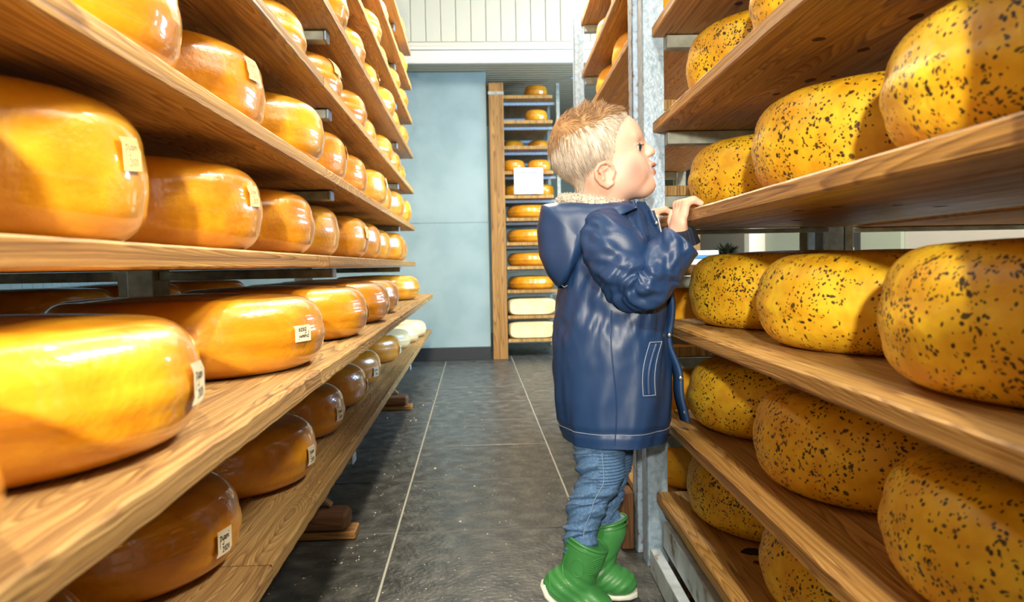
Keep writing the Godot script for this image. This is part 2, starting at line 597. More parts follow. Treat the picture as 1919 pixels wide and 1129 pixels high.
func knots(o: MeshInstance3D, L: float, W: float, y: float, n: int, sd: int, down: bool) -> void:
	var r := RandomNumberGenerator.new()
	r.seed = sd
	for i in n:
		var s := Shape.new()
		var a := r.randf_range(0.004, 0.009)
		var b := a * r.randf_range(1.2, 2.2)
		var c := Vector3(r.randf_range(-W * 0.42, W * 0.42), y, r.randf_range(-L * 0.45, L * 0.45))
		var nn := Vector3(0, -1 if down else 1, 0)
		var mid := s.add(c + nn * 0.0006, nn)
		var ring := []
		for j in 12:
			var th := TAU * j / 12
			ring.append(s.add(c + Vector3(cos(th) * a, 0, sin(th) * b) * r.randf_range(0.85, 1.1) + nn * 0.0001, nn))
		for j in 12: s.tri(mid, ring[j], ring[(j + 1) % 12])
		obj("knot", s.mesh(), M.knot, o)

# ------------------------------------------------------------------ cheeses
var wheels := {}

func wheel_mesh(key: String) -> Mesh:
	if wheels.has(key): return wheels[key]
	var a: Array = {
		"big": [0.186, 0.147, 0.046, 0.003], "tall": [0.184, 0.128, 0.042, 0.003], "tall2": [0.183, 0.126, 0.044, 0.003], "upper": [0.182, 0.120, 0.046, 0.004], "flat": [0.190, 0.107, 0.040, 0.003], "flat2": [0.184, 0.108, 0.042, 0.004], "row0": [0.186, 0.122, 0.046, 0.003],
		"herb": [0.182, 0.135, 0.046, 0.004], "herb2": [0.180, 0.130, 0.050, 0.004], "small": [0.078, 0.090, 0.030, 0.003], "wide": [0.165, 0.095, 0.036, 0.004], "mid": [0.140, 0.100, 0.042, 0.002]}[key]
	wheels[key] = lathe(wheel_profile(a[0], a[1], a[2], a[3]), 72, 0.012, key.hash() % 1000, 2.0)
	return wheels[key]

# paper label lying on the side of a wheel: angle of its middle, height of its middle, size, tilt
func sticker(parent: Node, key: String, ang: float, y: float, w: float, h: float, m: Material, upside := false, tilt := 0.0) -> void:
	var a: Array = {"big": [0.186, 0.147, 0.046, 0.003], "tall": [0.184, 0.128, 0.042, 0.003], "tall2": [0.183, 0.126, 0.044, 0.003], "upper": [0.182, 0.120, 0.046, 0.004], "flat": [0.190, 0.107, 0.040, 0.003], "flat2": [0.184, 0.108, 0.042, 0.004], "row0": [0.186, 0.122, 0.046, 0.003]}[key]
	var R: float = a[0]
	var H: float = a[1]
	var rc: float = a[2]
	var s := Shape.new()
	var N := 8
	var K := 5
	for i in K + 1:
		for j in N + 1:
			var du := (float(j) / N - 0.5) * w
			var dv := (0.5 - float(i) / K) * h
			var th := ang + (du * cos(tilt) - dv * sin(tilt)) / R
			var yy := y + du * sin(tilt) + dv * cos(tilt)
			var rr: float = R + a[3] * 0.8
			var top := H - 0.005 - rc
			if yy > top: rr = R - rc + sqrt(maxf(0.0, rc * rc - (yy - top) * (yy - top)))
			if yy < rc * 0.85: rr = R - rc + sqrt(maxf(0.0, 1.0 - pow((rc * 0.85 - yy) / (rc * 0.85), 2.0))) * rc
			rr += 0.0035
			var d := Vector3(cos(th), 0, sin(th))
			var u := 1.0 - float(j) / N
			var v := float(i) / K
			s.add(d * rr + Vector3(0, yy, 0), d, Vector2(1.0 - u, 1.0 - v) if upside else Vector2(u, v))
	for i in K:
		for j in N:
			var q := i * (N + 1) + j
			s.quad(q, q + 1, q + N + 2, q + N + 1)
	obj("paper_label", s.mesh(), m, parent)

func cheese(key: String, at: Vector3, m: Material, label: String, group: String, turn := 0.0, labels := []) -> void:
	var o := base("cheese", at)
	tag(o, label, "cheese", group)
	var w := obj("rind", wheel_mesh(key), m, o)
	w.rotation.y = turn
	for l in labels:
		sticker(o, key, l[0], l[1], l[2], l[3], l[4], l[5] if l.size() > 5 else false, l[6] if l.size() > 6 else 0.0)

# ------------------------------------------------------------------ lamps
func lamp(at: Vector3, size: Vector2, e: float, col: Color, label: String) -> void:
	var o := base("ceiling_lamp", at)
	tag(o, label, "lamp", "tube lamps under the ceiling")
	obj("housing", box(Vector3(size.x + 0.04, 0.05, size.y + 0.04), 0.006), M.white_trim, o, Vector3(0, 0.045, 0))
	var g := mat(Color(0.95, 0.95, 0.92), 0.4)
	g.emission_enabled = true
	g.emission = col
	g.emission_energy_multiplier = 3.0
	obj("diffuser", box(Vector3(size.x, 0.02, size.y), 0.004), g, o, Vector3(0, 0.01, 0))
	var l := AreaLight3D.new()
	l.name = "light"
	l.area_size = size
	l.light_energy = e
	l.light_color = col
	l.shadow_enabled = true
	l.area_range = 14.0
	o.add_child(l)
	l.position = Vector3(0, -0.006, 0)
	l.rotation.x = -PI / 2

func spot(at: Vector3, e: float, col: Color) -> void:
	var o := base("spot_lamp", at)
	tag(o, "small white spot lamp hanging on a rod over the aisle, %s from the partition" % ["first", "second", "third", "fourth"][0 if at.z < -3.0 else 1 if at.z < -2.0 else 2 if at.z < 0.0 else 3], "lamp", "spot lamps over the aisle")
	obj("housing", lathe([[0.0, 0.10], [0.03, 0.10], [0.045, 0.085], [0.048, 0.004], [0.043, 0.0], [0.042, 0.02], [0.0, 0.02]], 24), M.white_trim, o)
	obj("rod", lathe([[0.0, 2.98 - at.y], [0.006, 2.98 - at.y], [0.006, 0.1], [0.0, 0.1]], 10), M.white_trim, o)
	var g := mat(Color(0.95, 0.95, 0.92), 0.4)
	g.emission_enabled = true
	g.emission = col
	g.emission_energy_multiplier = 6.0
	obj("bulb", lathe([[0.0, 0.018], [0.038, 0.018], [0.040, 0.010], [0.0, 0.004]], 24), g, o)
	var l := SpotLight3D.new()
	l.name = "light"
	l.spot_angle = 78.0
	l.spot_angle_attenuation = 0.4
	l.spot_range = 14.0
	l.spot_attenuation = 2.0
	l.light_energy = e
	l.light_color = col
	l.light_size = 0.03
	l.shadow_enabled = true
	o.add_child(l)
	l.position = Vector3(0, -0.036, 0)
	l.rotation.x = -PI / 2

func cam_and_light() -> void:
	var f := 1467.3
	var yaw := 0.0474366
	var pitch := 0.0461796
	var roll := -0.018525
	var fwd := Vector3(sin(yaw) * cos(pitch), -sin(pitch), -cos(yaw) * cos(pitch))
	var right := Vector3(cos(yaw), 0, sin(yaw))
	var up := right.cross(fwd)
	var r2 := right * cos(roll) + up * sin(roll)
	var u2 := up * cos(roll) - right * sin(roll)
	var cam := Camera3D.new()
	cam.name = "camera"
	add_child(cam)
	cam.transform = Transform3D(Basis(r2, u2, -fwd), Vector3(0, 0.6418, 0))
	cam.fov = rad_to_deg(2.0 * atan(564.5 / f))
	cam.near = 0.02
	cam.far = 60.0
	var at := CameraAttributesPhysical.new()
	at.frustum_focal_length = 28.0
	at.frustum_focus_distance = 1.45
	at.exposure_aperture = 8.0
	cam.attributes = at
	cam.fov = rad_to_deg(2.0 * atan(564.5 / f))
	var we := WorldEnvironment.new()
	we.name = "environment"
	var e := Environment.new()
	e.background_mode = Environment.BG_COLOR
	e.background_color = Color(0.75, 0.85, 0.95)
	e.background_energy_multiplier = 0.6
	e.ambient_light_source = Environment.AMBIENT_SOURCE_BG
	e.tonemap_mode = Environment.TONE_MAPPER_LINEAR
	e.tonemap_exposure = 1.0
	e.sdfgi_enabled = true
	e.ssao_enabled = true
	e.ssil_enabled = true
	we.environment = e
	add_child(we)
	# small spot lamps hung in a row over the aisle
	for q in [[0.06, 1.95, 0.45, 2.8], [0.07, 1.95, -1.05, 0.45], [0.07, 2.0, -2.5, 1.1], [0.08, 2.12, -3.6, 2.1]]:
		spot(Vector3(q[0], q[1], q[2]), q[3], Color(1, 0.95, 0.85))
	# the photographer's flash on a low stand behind the camera
	var fl := base("flash_lamp", Vector3(-0.12, 0.0, 0.78))
	tag(fl, "black photographic flash on a thin stand at the near end of the aisle", "lamp")
	obj("stand", lathe([[0.0, 0.95], [0.012, 0.95], [0.012, 0.03], [0.12, 0.02], [0.12, 0.0], [0.0, 0.0]], 20), M.charcoal, fl)
	var head := obj("head", box(Vector3(0.10, 0.08, 0.1), 0.01), M.charcoal, fl, Vector3(0, 0.99, 0.04))
	var g := mat(Color(0.95, 0.95, 0.95), 0.3)
	g.emission_enabled = true
	g.emission = Color(1, 0.93, 0.80)
	g.emission_energy_multiplier = 4.0
	obj("bulb_window", box(Vector3(0.08, 0.06, 0.006), 0.002), g, head, Vector3(0, 0, -0.053))
	var sl := SpotLight3D.new()
	sl.name = "light"
	sl.spot_angle = 60.0
	sl.spot_angle_attenuation = 0.5
	sl.spot_range = 14.0
	sl.spot_attenuation = 2.0
	sl.light_energy = 4.6
	sl.light_color = Color(1, 0.96, 0.87)
	sl.light_size = 0.03
	sl.shadow_enabled = true
	fl.add_child(sl)
	sl.position = Vector3(0, 0.99, -0.05)
	sl.rotation = Vector3(-0.14, -0.08, 0)
	for a in [[0.02, -0.7], [0.05, -1.9], [0.05, -3.0]]:
		lamp(Vector3(a[0], 2.92, a[1]), Vector2(0.30, 1.2), 0.38, Color(1, 0.95, 0.86), "long tube lamp on the ceiling above the aisle, %s from the partition" % ["first", "second", "third"][0 if a[1] < -2.5 else 1 if a[1] < -1.0 else 2])
	lamp(Vector3(0.1, 2.92, 1.1), Vector2(1.2, 1.2), 0.8, Color(1, 0.95, 0.87), "added square fill lamp on the ceiling at the near end of the store")  # unseen lamp added behind the camera for soft frontal fill
	lamp(Vector3(-1.75, 2.92, -2.3), Vector2(0.3, 2.0), 3.0, Color(0.95, 0.98, 1), "long tube lamp on the ceiling beside the grooved cladding wall")
	lamp(Vector3(1.5, 2.92, -1.9), Vector2(0.4, 2.0), 20.0, Color(1, 0.97, 0.92), "long tube lamp on the ceiling in front of the grey door")

# ------------------------------------------------------------------ the room
func struct(called: String, m: Mesh, mt: Material, at := Vector3.ZERO, label := "") -> MeshInstance3D:
	var o := obj(called, m, mt, null, at)
	tag(o, label, "", "", "structure")
	return o

func room() -> void:
	# floor: square slate tiles with pale joints
	var T := 0.45
	var fx := -0.2018
	var fz := -1.8743
	var fo := struct("floor", box(Vector3(5.0, 0.08, 9.8), 0.001), M.grout, Vector3(-0.2, -0.0445, -2.9))
	tag(fo, "dark slate tiled floor with pale joints")
	var tm := []
	for i in 3:
		var s := Shape.new()
		var w := T - 0.005
		var h := w / 2
		var ch := 0.0015
		var r := RandomNumberGenerator.new()
		r.seed = i + 5
		var o2 := Vector2(r.randf(), r.randf())
		var q := []
		for e in [[-1, -1], [1, -1], [1, 1], [-1, 1]]: q.append(s.add(Vector3(e[0] * (h - ch), 0, e[1] * (h - ch)), Vector3.UP, o2 + Vector2(e[0] * h, e[1] * h)))
		s.quad(q[0], q[1], q[2], q[3])
		for k in 4:
			var e0: Array = [[-1, -1], [1, -1], [1, 1], [-1, 1]][k]
			var e1: Array = [[1, -1], [1, 1], [-1, 1], [-1, -1]][k]
			var nn := (Vector3(e0[0] + e1[0], 0, e0[1] + e1[1]) * 0.5 + Vector3.UP).normalized()
			var a := s.add(Vector3(e0[0] * (h - ch), 0, e0[1] * (h - ch)), nn)
			var b := s.add(Vector3(e1[0] * (h - ch), 0, e1[1] * (h - ch)), nn)
			var c := s.add(Vector3(e1[0] * h, -0.004, e1[1] * h), nn)
			var d := s.add(Vector3(e0[0] * h, -0.004, e0[1] * h), nn)
			s.quad(a, b, c, d)
		tm.append(s.mesh())
	for i in range(-5, 5):
		for j in range(-6, 13):
			var o := obj("tile", tm[posmod(i * 7 + j * 3, 3)], M.tile[posmod(i * 5 + j * 2, 3)], fo, Vector3(fx + (i + 0.5) * T, 0, fz - (j + 0.5) * T) - fo.position)
			o.rotation.y = PI / 2 * posmod(i * 3 + j, 4)
	# crumbs and dust on the tiles
	var s := Shape.new()
	var r := RandomNumberGenerator.new()
	r.seed = 77
	for i in 520:
		var x := -0.25 - absf(r.randfn(0, 0.12)) if r.randf() < 0.6 else r.randf_range(-0.35, 0.4)
		if r.randf() < 0.4: x = r.randf_range(-0.32, 0.1)
		var z := -1.35 - pow(r.randf(), 1.4) * 2.6
		var a := r.randf_range(0.0006, 0.0022) * (2.0 if r.randf() < 0.05 else 1.0)
		var th := r.randf() * TAU
		var c := Vector3(x, 0.0004, z)
		var p0 := c + Vector3(cos(th), 0, sin(th)) * a * 1.6
		var p1 := c + Vector3(cos(th + 2.1), 0, sin(th + 2.1)) * a
		var p2 := c + Vector3(cos(th + 4.2), 0, sin(th + 4.2)) * a
		var top := c + Vector3(0, a * 0.8, 0)
		for q in [[p0, p1], [p1, p2], [p2, p0]]:
			var nn: Vector3 = ((q[0] + q[1]) * 0.5 - c).normalized() + Vector3.UP
			var k0 := s.add(q[0], nn); var k1 := s.add(q[1], nn); var k2 := s.add(top, nn)
			s.tri(k0, k1, k2)
	var cr := obj("crumbs", s.mesh(), mat(Color(0.82, 0.80, 0.74), 0.8), null)
	tag(cr, "pale crumbs scattered over the dark floor tiles", "crumbs", "", "stuff")
	# walls and ceiling
	struct("wall_left", box(Vector3(0.1, 3.2, 9.8), 0.001), M.plaster, Vector3(-2.45, 1.6, -2.9), "pale wall behind the rack of waxed wheels")
	var cl := get_node("wall_left")
	for k in 46:
		obj("cladding_panel", box(Vector3(0.02, 2.9, 0.096), 0.004), M.partition, cl, Vector3(0.058, -0.05, -0.1 - k * 0.1))
	var wr := struct("wall_right", box(Vector3(0.1, 0.9, 9.8), 0.001), M.plaster, Vector3(2.05, 0.45, -2.9), "plastered wall with a window, behind the herb cheeses")
	obj("upper_wall", box(Vector3(0.1, 1.3, 9.8), 0.001), M.plaster, wr, Vector3(0, 2.1, 0))
	obj("pier", box(Vector3(0.1, 1.0, 5.1), 0.001), M.plaster, wr, Vector3(0, 0.95, 2.35))
	obj("pier", box(Vector3(0.1, 1.0, 2.85), 0.001), M.plaster, wr, Vector3(0, 0.95, -3.475))
	struct("wall_back", box(Vector3(5.0, 3.2, 0.1), 0.001), M.plaster, Vector3(-0.2, 1.6, 2.0), "plain pale wall at the near end of the store")
	struct("wall_far", box(Vector3(5.0, 3.2, 0.1), 0.001), M.sage, Vector3(-0.2, 1.6, -7.45), "grey green wall at the far end of the recess")
	struct("ceiling", box(Vector3(5.0, 0.1, 9.8), 0.001), M.plaster, Vector3(-0.2, 3.05, -2.9), "plain white ceiling above the racks")
	# window in the right wall: frame, two panes, daylight behind
	var wn := base("window_1", Vector3(2.05, 0.9, -4.1))
	tag(wn, "bright window in the wall past the herb cheese rack", "", "", "structure")
	for y in [0.02, 0.98]: obj("frame", box(Vector3(0.08, 0.04, 1.65), 0.004), M.white_trim, wn, Vector3(0, y, 0))
	for z in [-0.81, 0.0, 0.81]: obj("frame", box(Vector3(0.08, 0.92, 0.05), 0.004), M.white_trim, wn, Vector3(0, 0.5, z))
	var pane := mat(Color(0.8, 0.9, 1.0), 0.2)
	pane.emission_enabled = true
	pane.emission = Color(0.75, 0.88, 1.0)
	pane.emission_energy_multiplier = 5.0
	for z in [-0.405, 0.405]: obj("pane", box(Vector3(0.01, 0.92, 0.76), 0.001), pane, wn, Vector3(0.02, 0.5, z))
	var al := AreaLight3D.new()
	al.name = "daylight"
	al.area_size = Vector2(1.5, 0.9)
	al.light_energy = 8.0
	al.light_color = Color(0.68, 0.85, 1.0)
	al.shadow_enabled = true
	al.area_range = 14.0
	wn.add_child(al)
	al.position = Vector3(-0.06, 0.5, 0)
	al.rotation.y = PI / 2
	# grey-green panels and a dark door on the right wall, seen through the gap
	obj("wall_panel", box(Vector3(0.02, 0.86, 0.5), 0.003), M.sage, wr, Vector3(-0.06, 0.0, -0.9))
	obj("wall_panel", box(Vector3(0.02, 0.86, 0.85), 0.003), M.sage, wr, Vector3(-0.06, 0.0, -1.95))
	var dr := struct("door_1", box(Vector3(0.03, 0.86, 0.34), 0.003), M.charcoal, Vector3(1.985, 0.44, -4.10), "dark grey low door in the grey green panelling")
	obj("handle", box(Vector3(0.02, 0.12, 0.015), 0.003), M.steel_dull, dr, Vector3(-0.025, 0.2, 0.12))
	# partition at the end of the aisle
	var pt := struct("wall_partition", box(Vector3(2.503, 1.846, 0.06), 0.002), M.partition, Vector3(-1.1485, 1.012, -5.33), "blue grey partition panel at the end of the aisle")
	var sp := Shape.new()
	box_into(sp, Vector3.ZERO, Vector3(2.503, 0.089, 0.07), 0.002)
	struct("baseboard_far", sp.mesh(), M.plinth, Vector3(-1.1485, 0.0445, -5.33), "dark tile plinth under the blue grey partition")
	obj("seam", box(Vector3(2.5, 0.002, 0.001), 0.0002), M.plinth, pt, Vector3(0, -0.08, 0.0305))
	# white cladding above the recess, with its trim
	var fa := struct("wall_fascia", box(Vector3(5.0, 1.1, 0.06), 0.002), M.white_trim, Vector3(-0.2, 2.5, -5.13), "white grooved cladding above the opening of the recess")
	for k in 50:
		obj("cladding_panel", box(Vector3(0.0935, 0.97, 0.014), 0.004), M.white, fa, Vector3(-2.43 + k * 0.096, 0.06, 0.036))
	var tr := struct("trim_1", box(Vector3(5.0, 0.022, 0.04), 0.004), M.white_trim, Vector3(-0.2, 2.028, -5.075), "white ledge under the grooved cladding")
	obj("lower_trim", box(Vector3(5.0, 0.082, 0.03), 0.004), M.white_trim, tr, Vector3(0, -0.055, 0.0))
	# low ribbed ceiling of the recess
	var rc := struct("ceiling_recess", box(Vector3(5.0, 0.06, 2.3), 0.002), M.ceiling, Vector3(-0.2, 1.975, -6.25), "low ribbed ceiling of the recess")
	var rb := Shape.new()
	for k in 36: box_into(rb, Vector3(0, -0.034, 1.1 - k * 0.062), Vector3(4.9, 0.012, 0.034), 0.004)
	var ro := obj("rib", rb.mesh(), M.ceiling, rc)
	tag(ro, "", "", "", "stuff")
	for q in [[0.77, -5.25], [0.7, -5.45]]:
		obj("bolt", box(Vector3(0.02, 0.012, 0.02), 0.004), M.steel, rc, Vector3(q[0], 1.925, q[1]) - rc.position)

# ------------------------------------------------------------------ the rack of waxed wheels (runs along the aisle, x < 0)
const TOPS := [0.225, 0.500, 0.668, 0.849, 1.037, 1.217, 1.390, 1.563, 1.736]
const NTH := ["lowest", "second lowest", "third", "fourth", "fifth", "sixth", "seventh", "eighth", "ninth"]

func waxed_rack() -> void:
	# cantilever frames: post at the back, an arm under every board, a timber foot on the floor
	var fi := 0
	for z in [-0.21, -1.87, -3.53]:
		var fr := base("rack_frame", Vector3(-0.76, 0, z))
		tag(fr, "grey steel cantilever frame on a timber foot under the waxed wheels, %s" % ["farthest from the partition", "the middle one", "nearest the partition"][fi], "rack frame", "frames carrying the boards of waxed wheels")
		obj("post", box(Vector3(0.06, 2.2, 0.1), 0.004), M.steel_dull, fr, Vector3(0, 1.1, 0))
		for k in TOPS.size():
			var front: float = -0.335 if k > 1 else -0.30
			var T: float = 0.024
			var y: float = TOPS[k] - T - 0.0135
			var L: float = front + 0.73
			var arm := obj("arm", box(Vector3(L, 0.022, 0.042), 0.003), M.steel_dull, fr, Vector3(0.03 + L / 2, y, 0))
			obj("end_cap", box(Vector3(0.006, 0.022, 0.044), 0.002), M.steel, arm, Vector3(L / 2 + 0.003, 0, 0))
		# foot: a chamfered timber block with a batten under it
		var s := Shape.new()
		box_into(s, Vector3(0, 0.042, 0), Vector3(0.47, 0.045, 0.085), 0.012)
		obj("foot", s.mesh(), M.dark_wood, fr, Vector3(0.215, 0, 0))
		obj("sole", box(Vector3(0.50, 0.02, 0.07), 0.004), M.timber, fr, Vector3(0.218, 0.0102, 0))
		var w := obj("wedge", box(Vector3(0.05, 0.006, 0.03), 0.001), M.timber, fr, Vector3(0.385, 0.085, -0.02))
		w.rotation.z = -0.7
		fi += 1
	# boards
	for k in TOPS.size():
		var lower := k < 2
		var front := -0.293 if k == 0 else (-0.217 if lower else -0.30)
		var W := 0.42 if k == 0 else (0.445 if lower else 0.405)
		var T := 0.024
		var b := 0
		for seg in ([[-5.2, -1.102], [-1.1, 0.16]] if k == 0 else [[-4.05, -1.102], [-1.1, 0.16]] if lower else [[-4.05, -1.643], [-1.64, 0.16]]):
			if k > 5 and seg[1] > 0.0: continue
			var L: float = seg[1] - seg[0]
			var m: Material = M.old[b % 2] if lower else M.pine[(k + b) % 3]
			var lab: String = "%s %s plank, %s board of the waxed wheels, %s" % ["long" if b == 0 else "shorter", "splintered wide" if lower else "smooth pine", NTH[k], "reaching towards the partition" if b == 0 else "away from the partition"]
			plank(Vector3(front - W / 2, TOPS[k] - T, (seg[0] + seg[1]) / 2), L, W, T, m, lab, "%s board of the waxed wheel rack" % NTH[k], 0.0, 0.0026 if lower else 0.0012, k * 3 + b)
			b += 1
	var rows := {
		0: [[0.66, -0.53], [1.10, -0.53], [1.55, -0.51], [1.99, -0.525], [2.40, -0.525], [2.82, -0.53], [3.50, -0.525], [4.02, -0.475], [4.34, -0.455], [4.68, -0.435]],
		1: [[0.245, -0.37], [0.63, -0.42], [1.15, -0.416], [1.63, -0.416], [2.06, -0.416], [2.46, -0.43], [3.40, -0.424]]}
	for a in [[2, 0.39, 10, 3.86, -0.503], [3, 0.83, 9, 3.86, -0.492], [4, 1.58, 7, 3.86, -0.50], [5, 1.58, 7, 3.86, -0.49], [6, 2.34, 5, 3.86, -0.495], [7, 2.72, 4, 3.86, -0.50], [8, 3.10, 3, 3.86, -0.495]]:
		rows[a[0]] = []
		for i in a[2]:
			rows[a[0]].append([lerpf(a[1], a[3], float(i) / (a[2] - 1)), a[4] + 0.012 * sin(i * 2.3 + a[0])])
	# which wheels show a paper label: row -> index -> [angle, height, width, height of the paper, ink, upside down, tilt]
	var ink: Material = M.paper_ink
	var fnt: Material = M.paper_faint
	var papers := {
		0: {1: [0.22, 0.05, 0.034, 0.036, ink], 2: [0.16, 0.055, 0.034, 0.036, ink], 3: [0.24, 0.055, 0.036, 0.034, ink], 4: [-0.1, 0.055, 0.036, 0.036, ink], 5: [0.35, 0.05, 0.036, 0.034, ink], 6: [0.05, 0.05, 0.036, 0.036, ink]},
		1: {1: [-0.08, 0.05, 0.030, 0.034, ink], 2: [0.38, 0.053, 0.036, 0.022, ink, true], 3: [-0.32, 0.05, 0.03, 0.03, fnt]},
		2: {1: [0.04, 0.085, 0.036, 0.032, fnt, false, -0.1], 2: [0.10, 0.078, 0.036, 0.030, fnt, false, -0.05], 5: [0.1, 0.075, 0.04, 0.034, fnt]},
		3: {1: [0.15, 0.085, 0.04, 0.034, fnt], 3: [-0.15, 0.08, 0.04, 0.034, fnt], 5: [0.0, 0.08, 0.04, 0.034, fnt]},
		4: {1: [0.15, 0.085, 0.045, 0.036, fnt, false, 0.2]},
		5: {1: [0.3, 0.09, 0.05, 0.04, fnt, false, 0.2], 3: [-0.1, 0.08, 0.045, 0.04, fnt]}}
	var i := 0
	for k in rows:
		var j := 0
		for q in rows[k]:
			var pap: Array = []
			if papers.has(k) and papers[k].has(j): pap = [papers[k][j]]
			var key: String = ["tall", "tall2"][(k + j) % 2]
			var m: Material = M.wax[(k * 2 + j) % 3]
			var look := "glossy orange waxed"
			if k > 3: key = "upper"
			if k == 2 and j == 1: key = "big"
			if k == 0:
				key = "row0"
				m = M.wax[1]
				look = "orange waxed"
				if j > 6:
					key = "mid"
					m = M.cream
					look = "cream coloured"
			elif k == 1:
				key = "flat" if j < 6 else "flat2"
				m = M.wax[(j + 1) % 2] if j < 6 else M.wax[2]
				look = "flat orange" if j < 6 else "shiny yellow waxed"
			var lab := "%s wheel%s, %s board, %s from the partition end" % [look, " with paper label" if pap.size() else "", NTH[k] + (" up" if k > 1 else ""), ["first", "second", "third", "fourth", "fifth", "sixth", "seventh", "eighth", "ninth", "tenth"][rows[k].size() - 1 - j]]
			cheese(key, Vector3(q[1], TOPS[k] + 0.0008, -q[0]), m, lab, "waxed wheels on the %s board" % NTH[k], float(i) * 1.7, pap)
			i += 1
			j += 1
	# a second rack stands behind: two of its boards and the wheels seen through the gap
	for k in [1, 2]:
		plank(Vector3(-1.08, TOPS[k] - 0.024, -1.95), 4.2, 0.42, 0.024, M.pine[k], "pine plank in the dark behind the %s board of waxed wheels" % NTH[k], "boards of the rack behind", 0.0, 0.0, 40 + k)
		plank_legs(Vector3(-1.08, 0, -1.95), k)
	for q in [[0.95, -1.06], [1.42, -1.08], [1.9, -1.06], [2.4, -1.08], [3.0, -1.06]]:
		cheese("flat", Vector3(q[1], TOPS[1] + 0.0008, -q[0]), M.wax[0], "orange waxed wheel in shadow on the rack behind, number %s from its near end" % ["one", "two", "three", "four", "five"][int(q[0] * 2.0) - 1 if q[0] < 2.9 else 4], "wheels on the rack behind", q[0])

func plank_legs(at: Vector3, k: int) -> void:
	if k != 2: return
	for z in [-1.9, 0.0, 1.9]:
		var fr := base("rack_frame", at + Vector3(0, 0, z))
		tag(fr, "steel trestle of the rack behind the waxed wheels, %s" % ["nearest the partition", "the middle one", "farthest from the partition"][0 if z < -1.0 else 1 if z < 1.0 else 2], "rack frame", "trestles of the rack behind")
		for x in [-0.235, 0.235]: obj("post", box(Vector3(0.03, 0.66, 0.04), 0.003), M.steel_dull, fr, Vector3(x, 0.33, 0))
		for y in [TOPS[1] - 0.0375, TOPS[2] - 0.0375]: obj("cross_beam", box(Vector3(0.44, 0.024, 0.03), 0.002), M.steel_dull, fr, Vector3(0, y, 0))

# ------------------------------------------------------------------ racks of herb cheeses (x > 0), turned a little off the aisle
const RT := [0.160, 0.333, 0.523, 0.730, 0.930, 1.123]
const ROX := 0.322
const RTURN := -0.033

func rpos(lx: float, y: float, D: float) -> Vector3:
	return Vector3(ROX, 0, 0) + Basis(Vector3.UP, RTURN) * Vector3(lx, y, -D)

func channel(L: float, w: float, d: float, t := 0.004) -> ArrayMesh:
	# upright U channel, open towards +x
	var s := Shape.new()
	box_into(s, Vector3(-w / 2 + t / 2, L / 2, 0), Vector3(t, L, d), 0.001)
	for sg in [-1, 1]: box_into(s, Vector3(0, L / 2, sg * (d / 2 - t / 2)), Vector3(w, L, t), 0.001)
	return s.mesh()

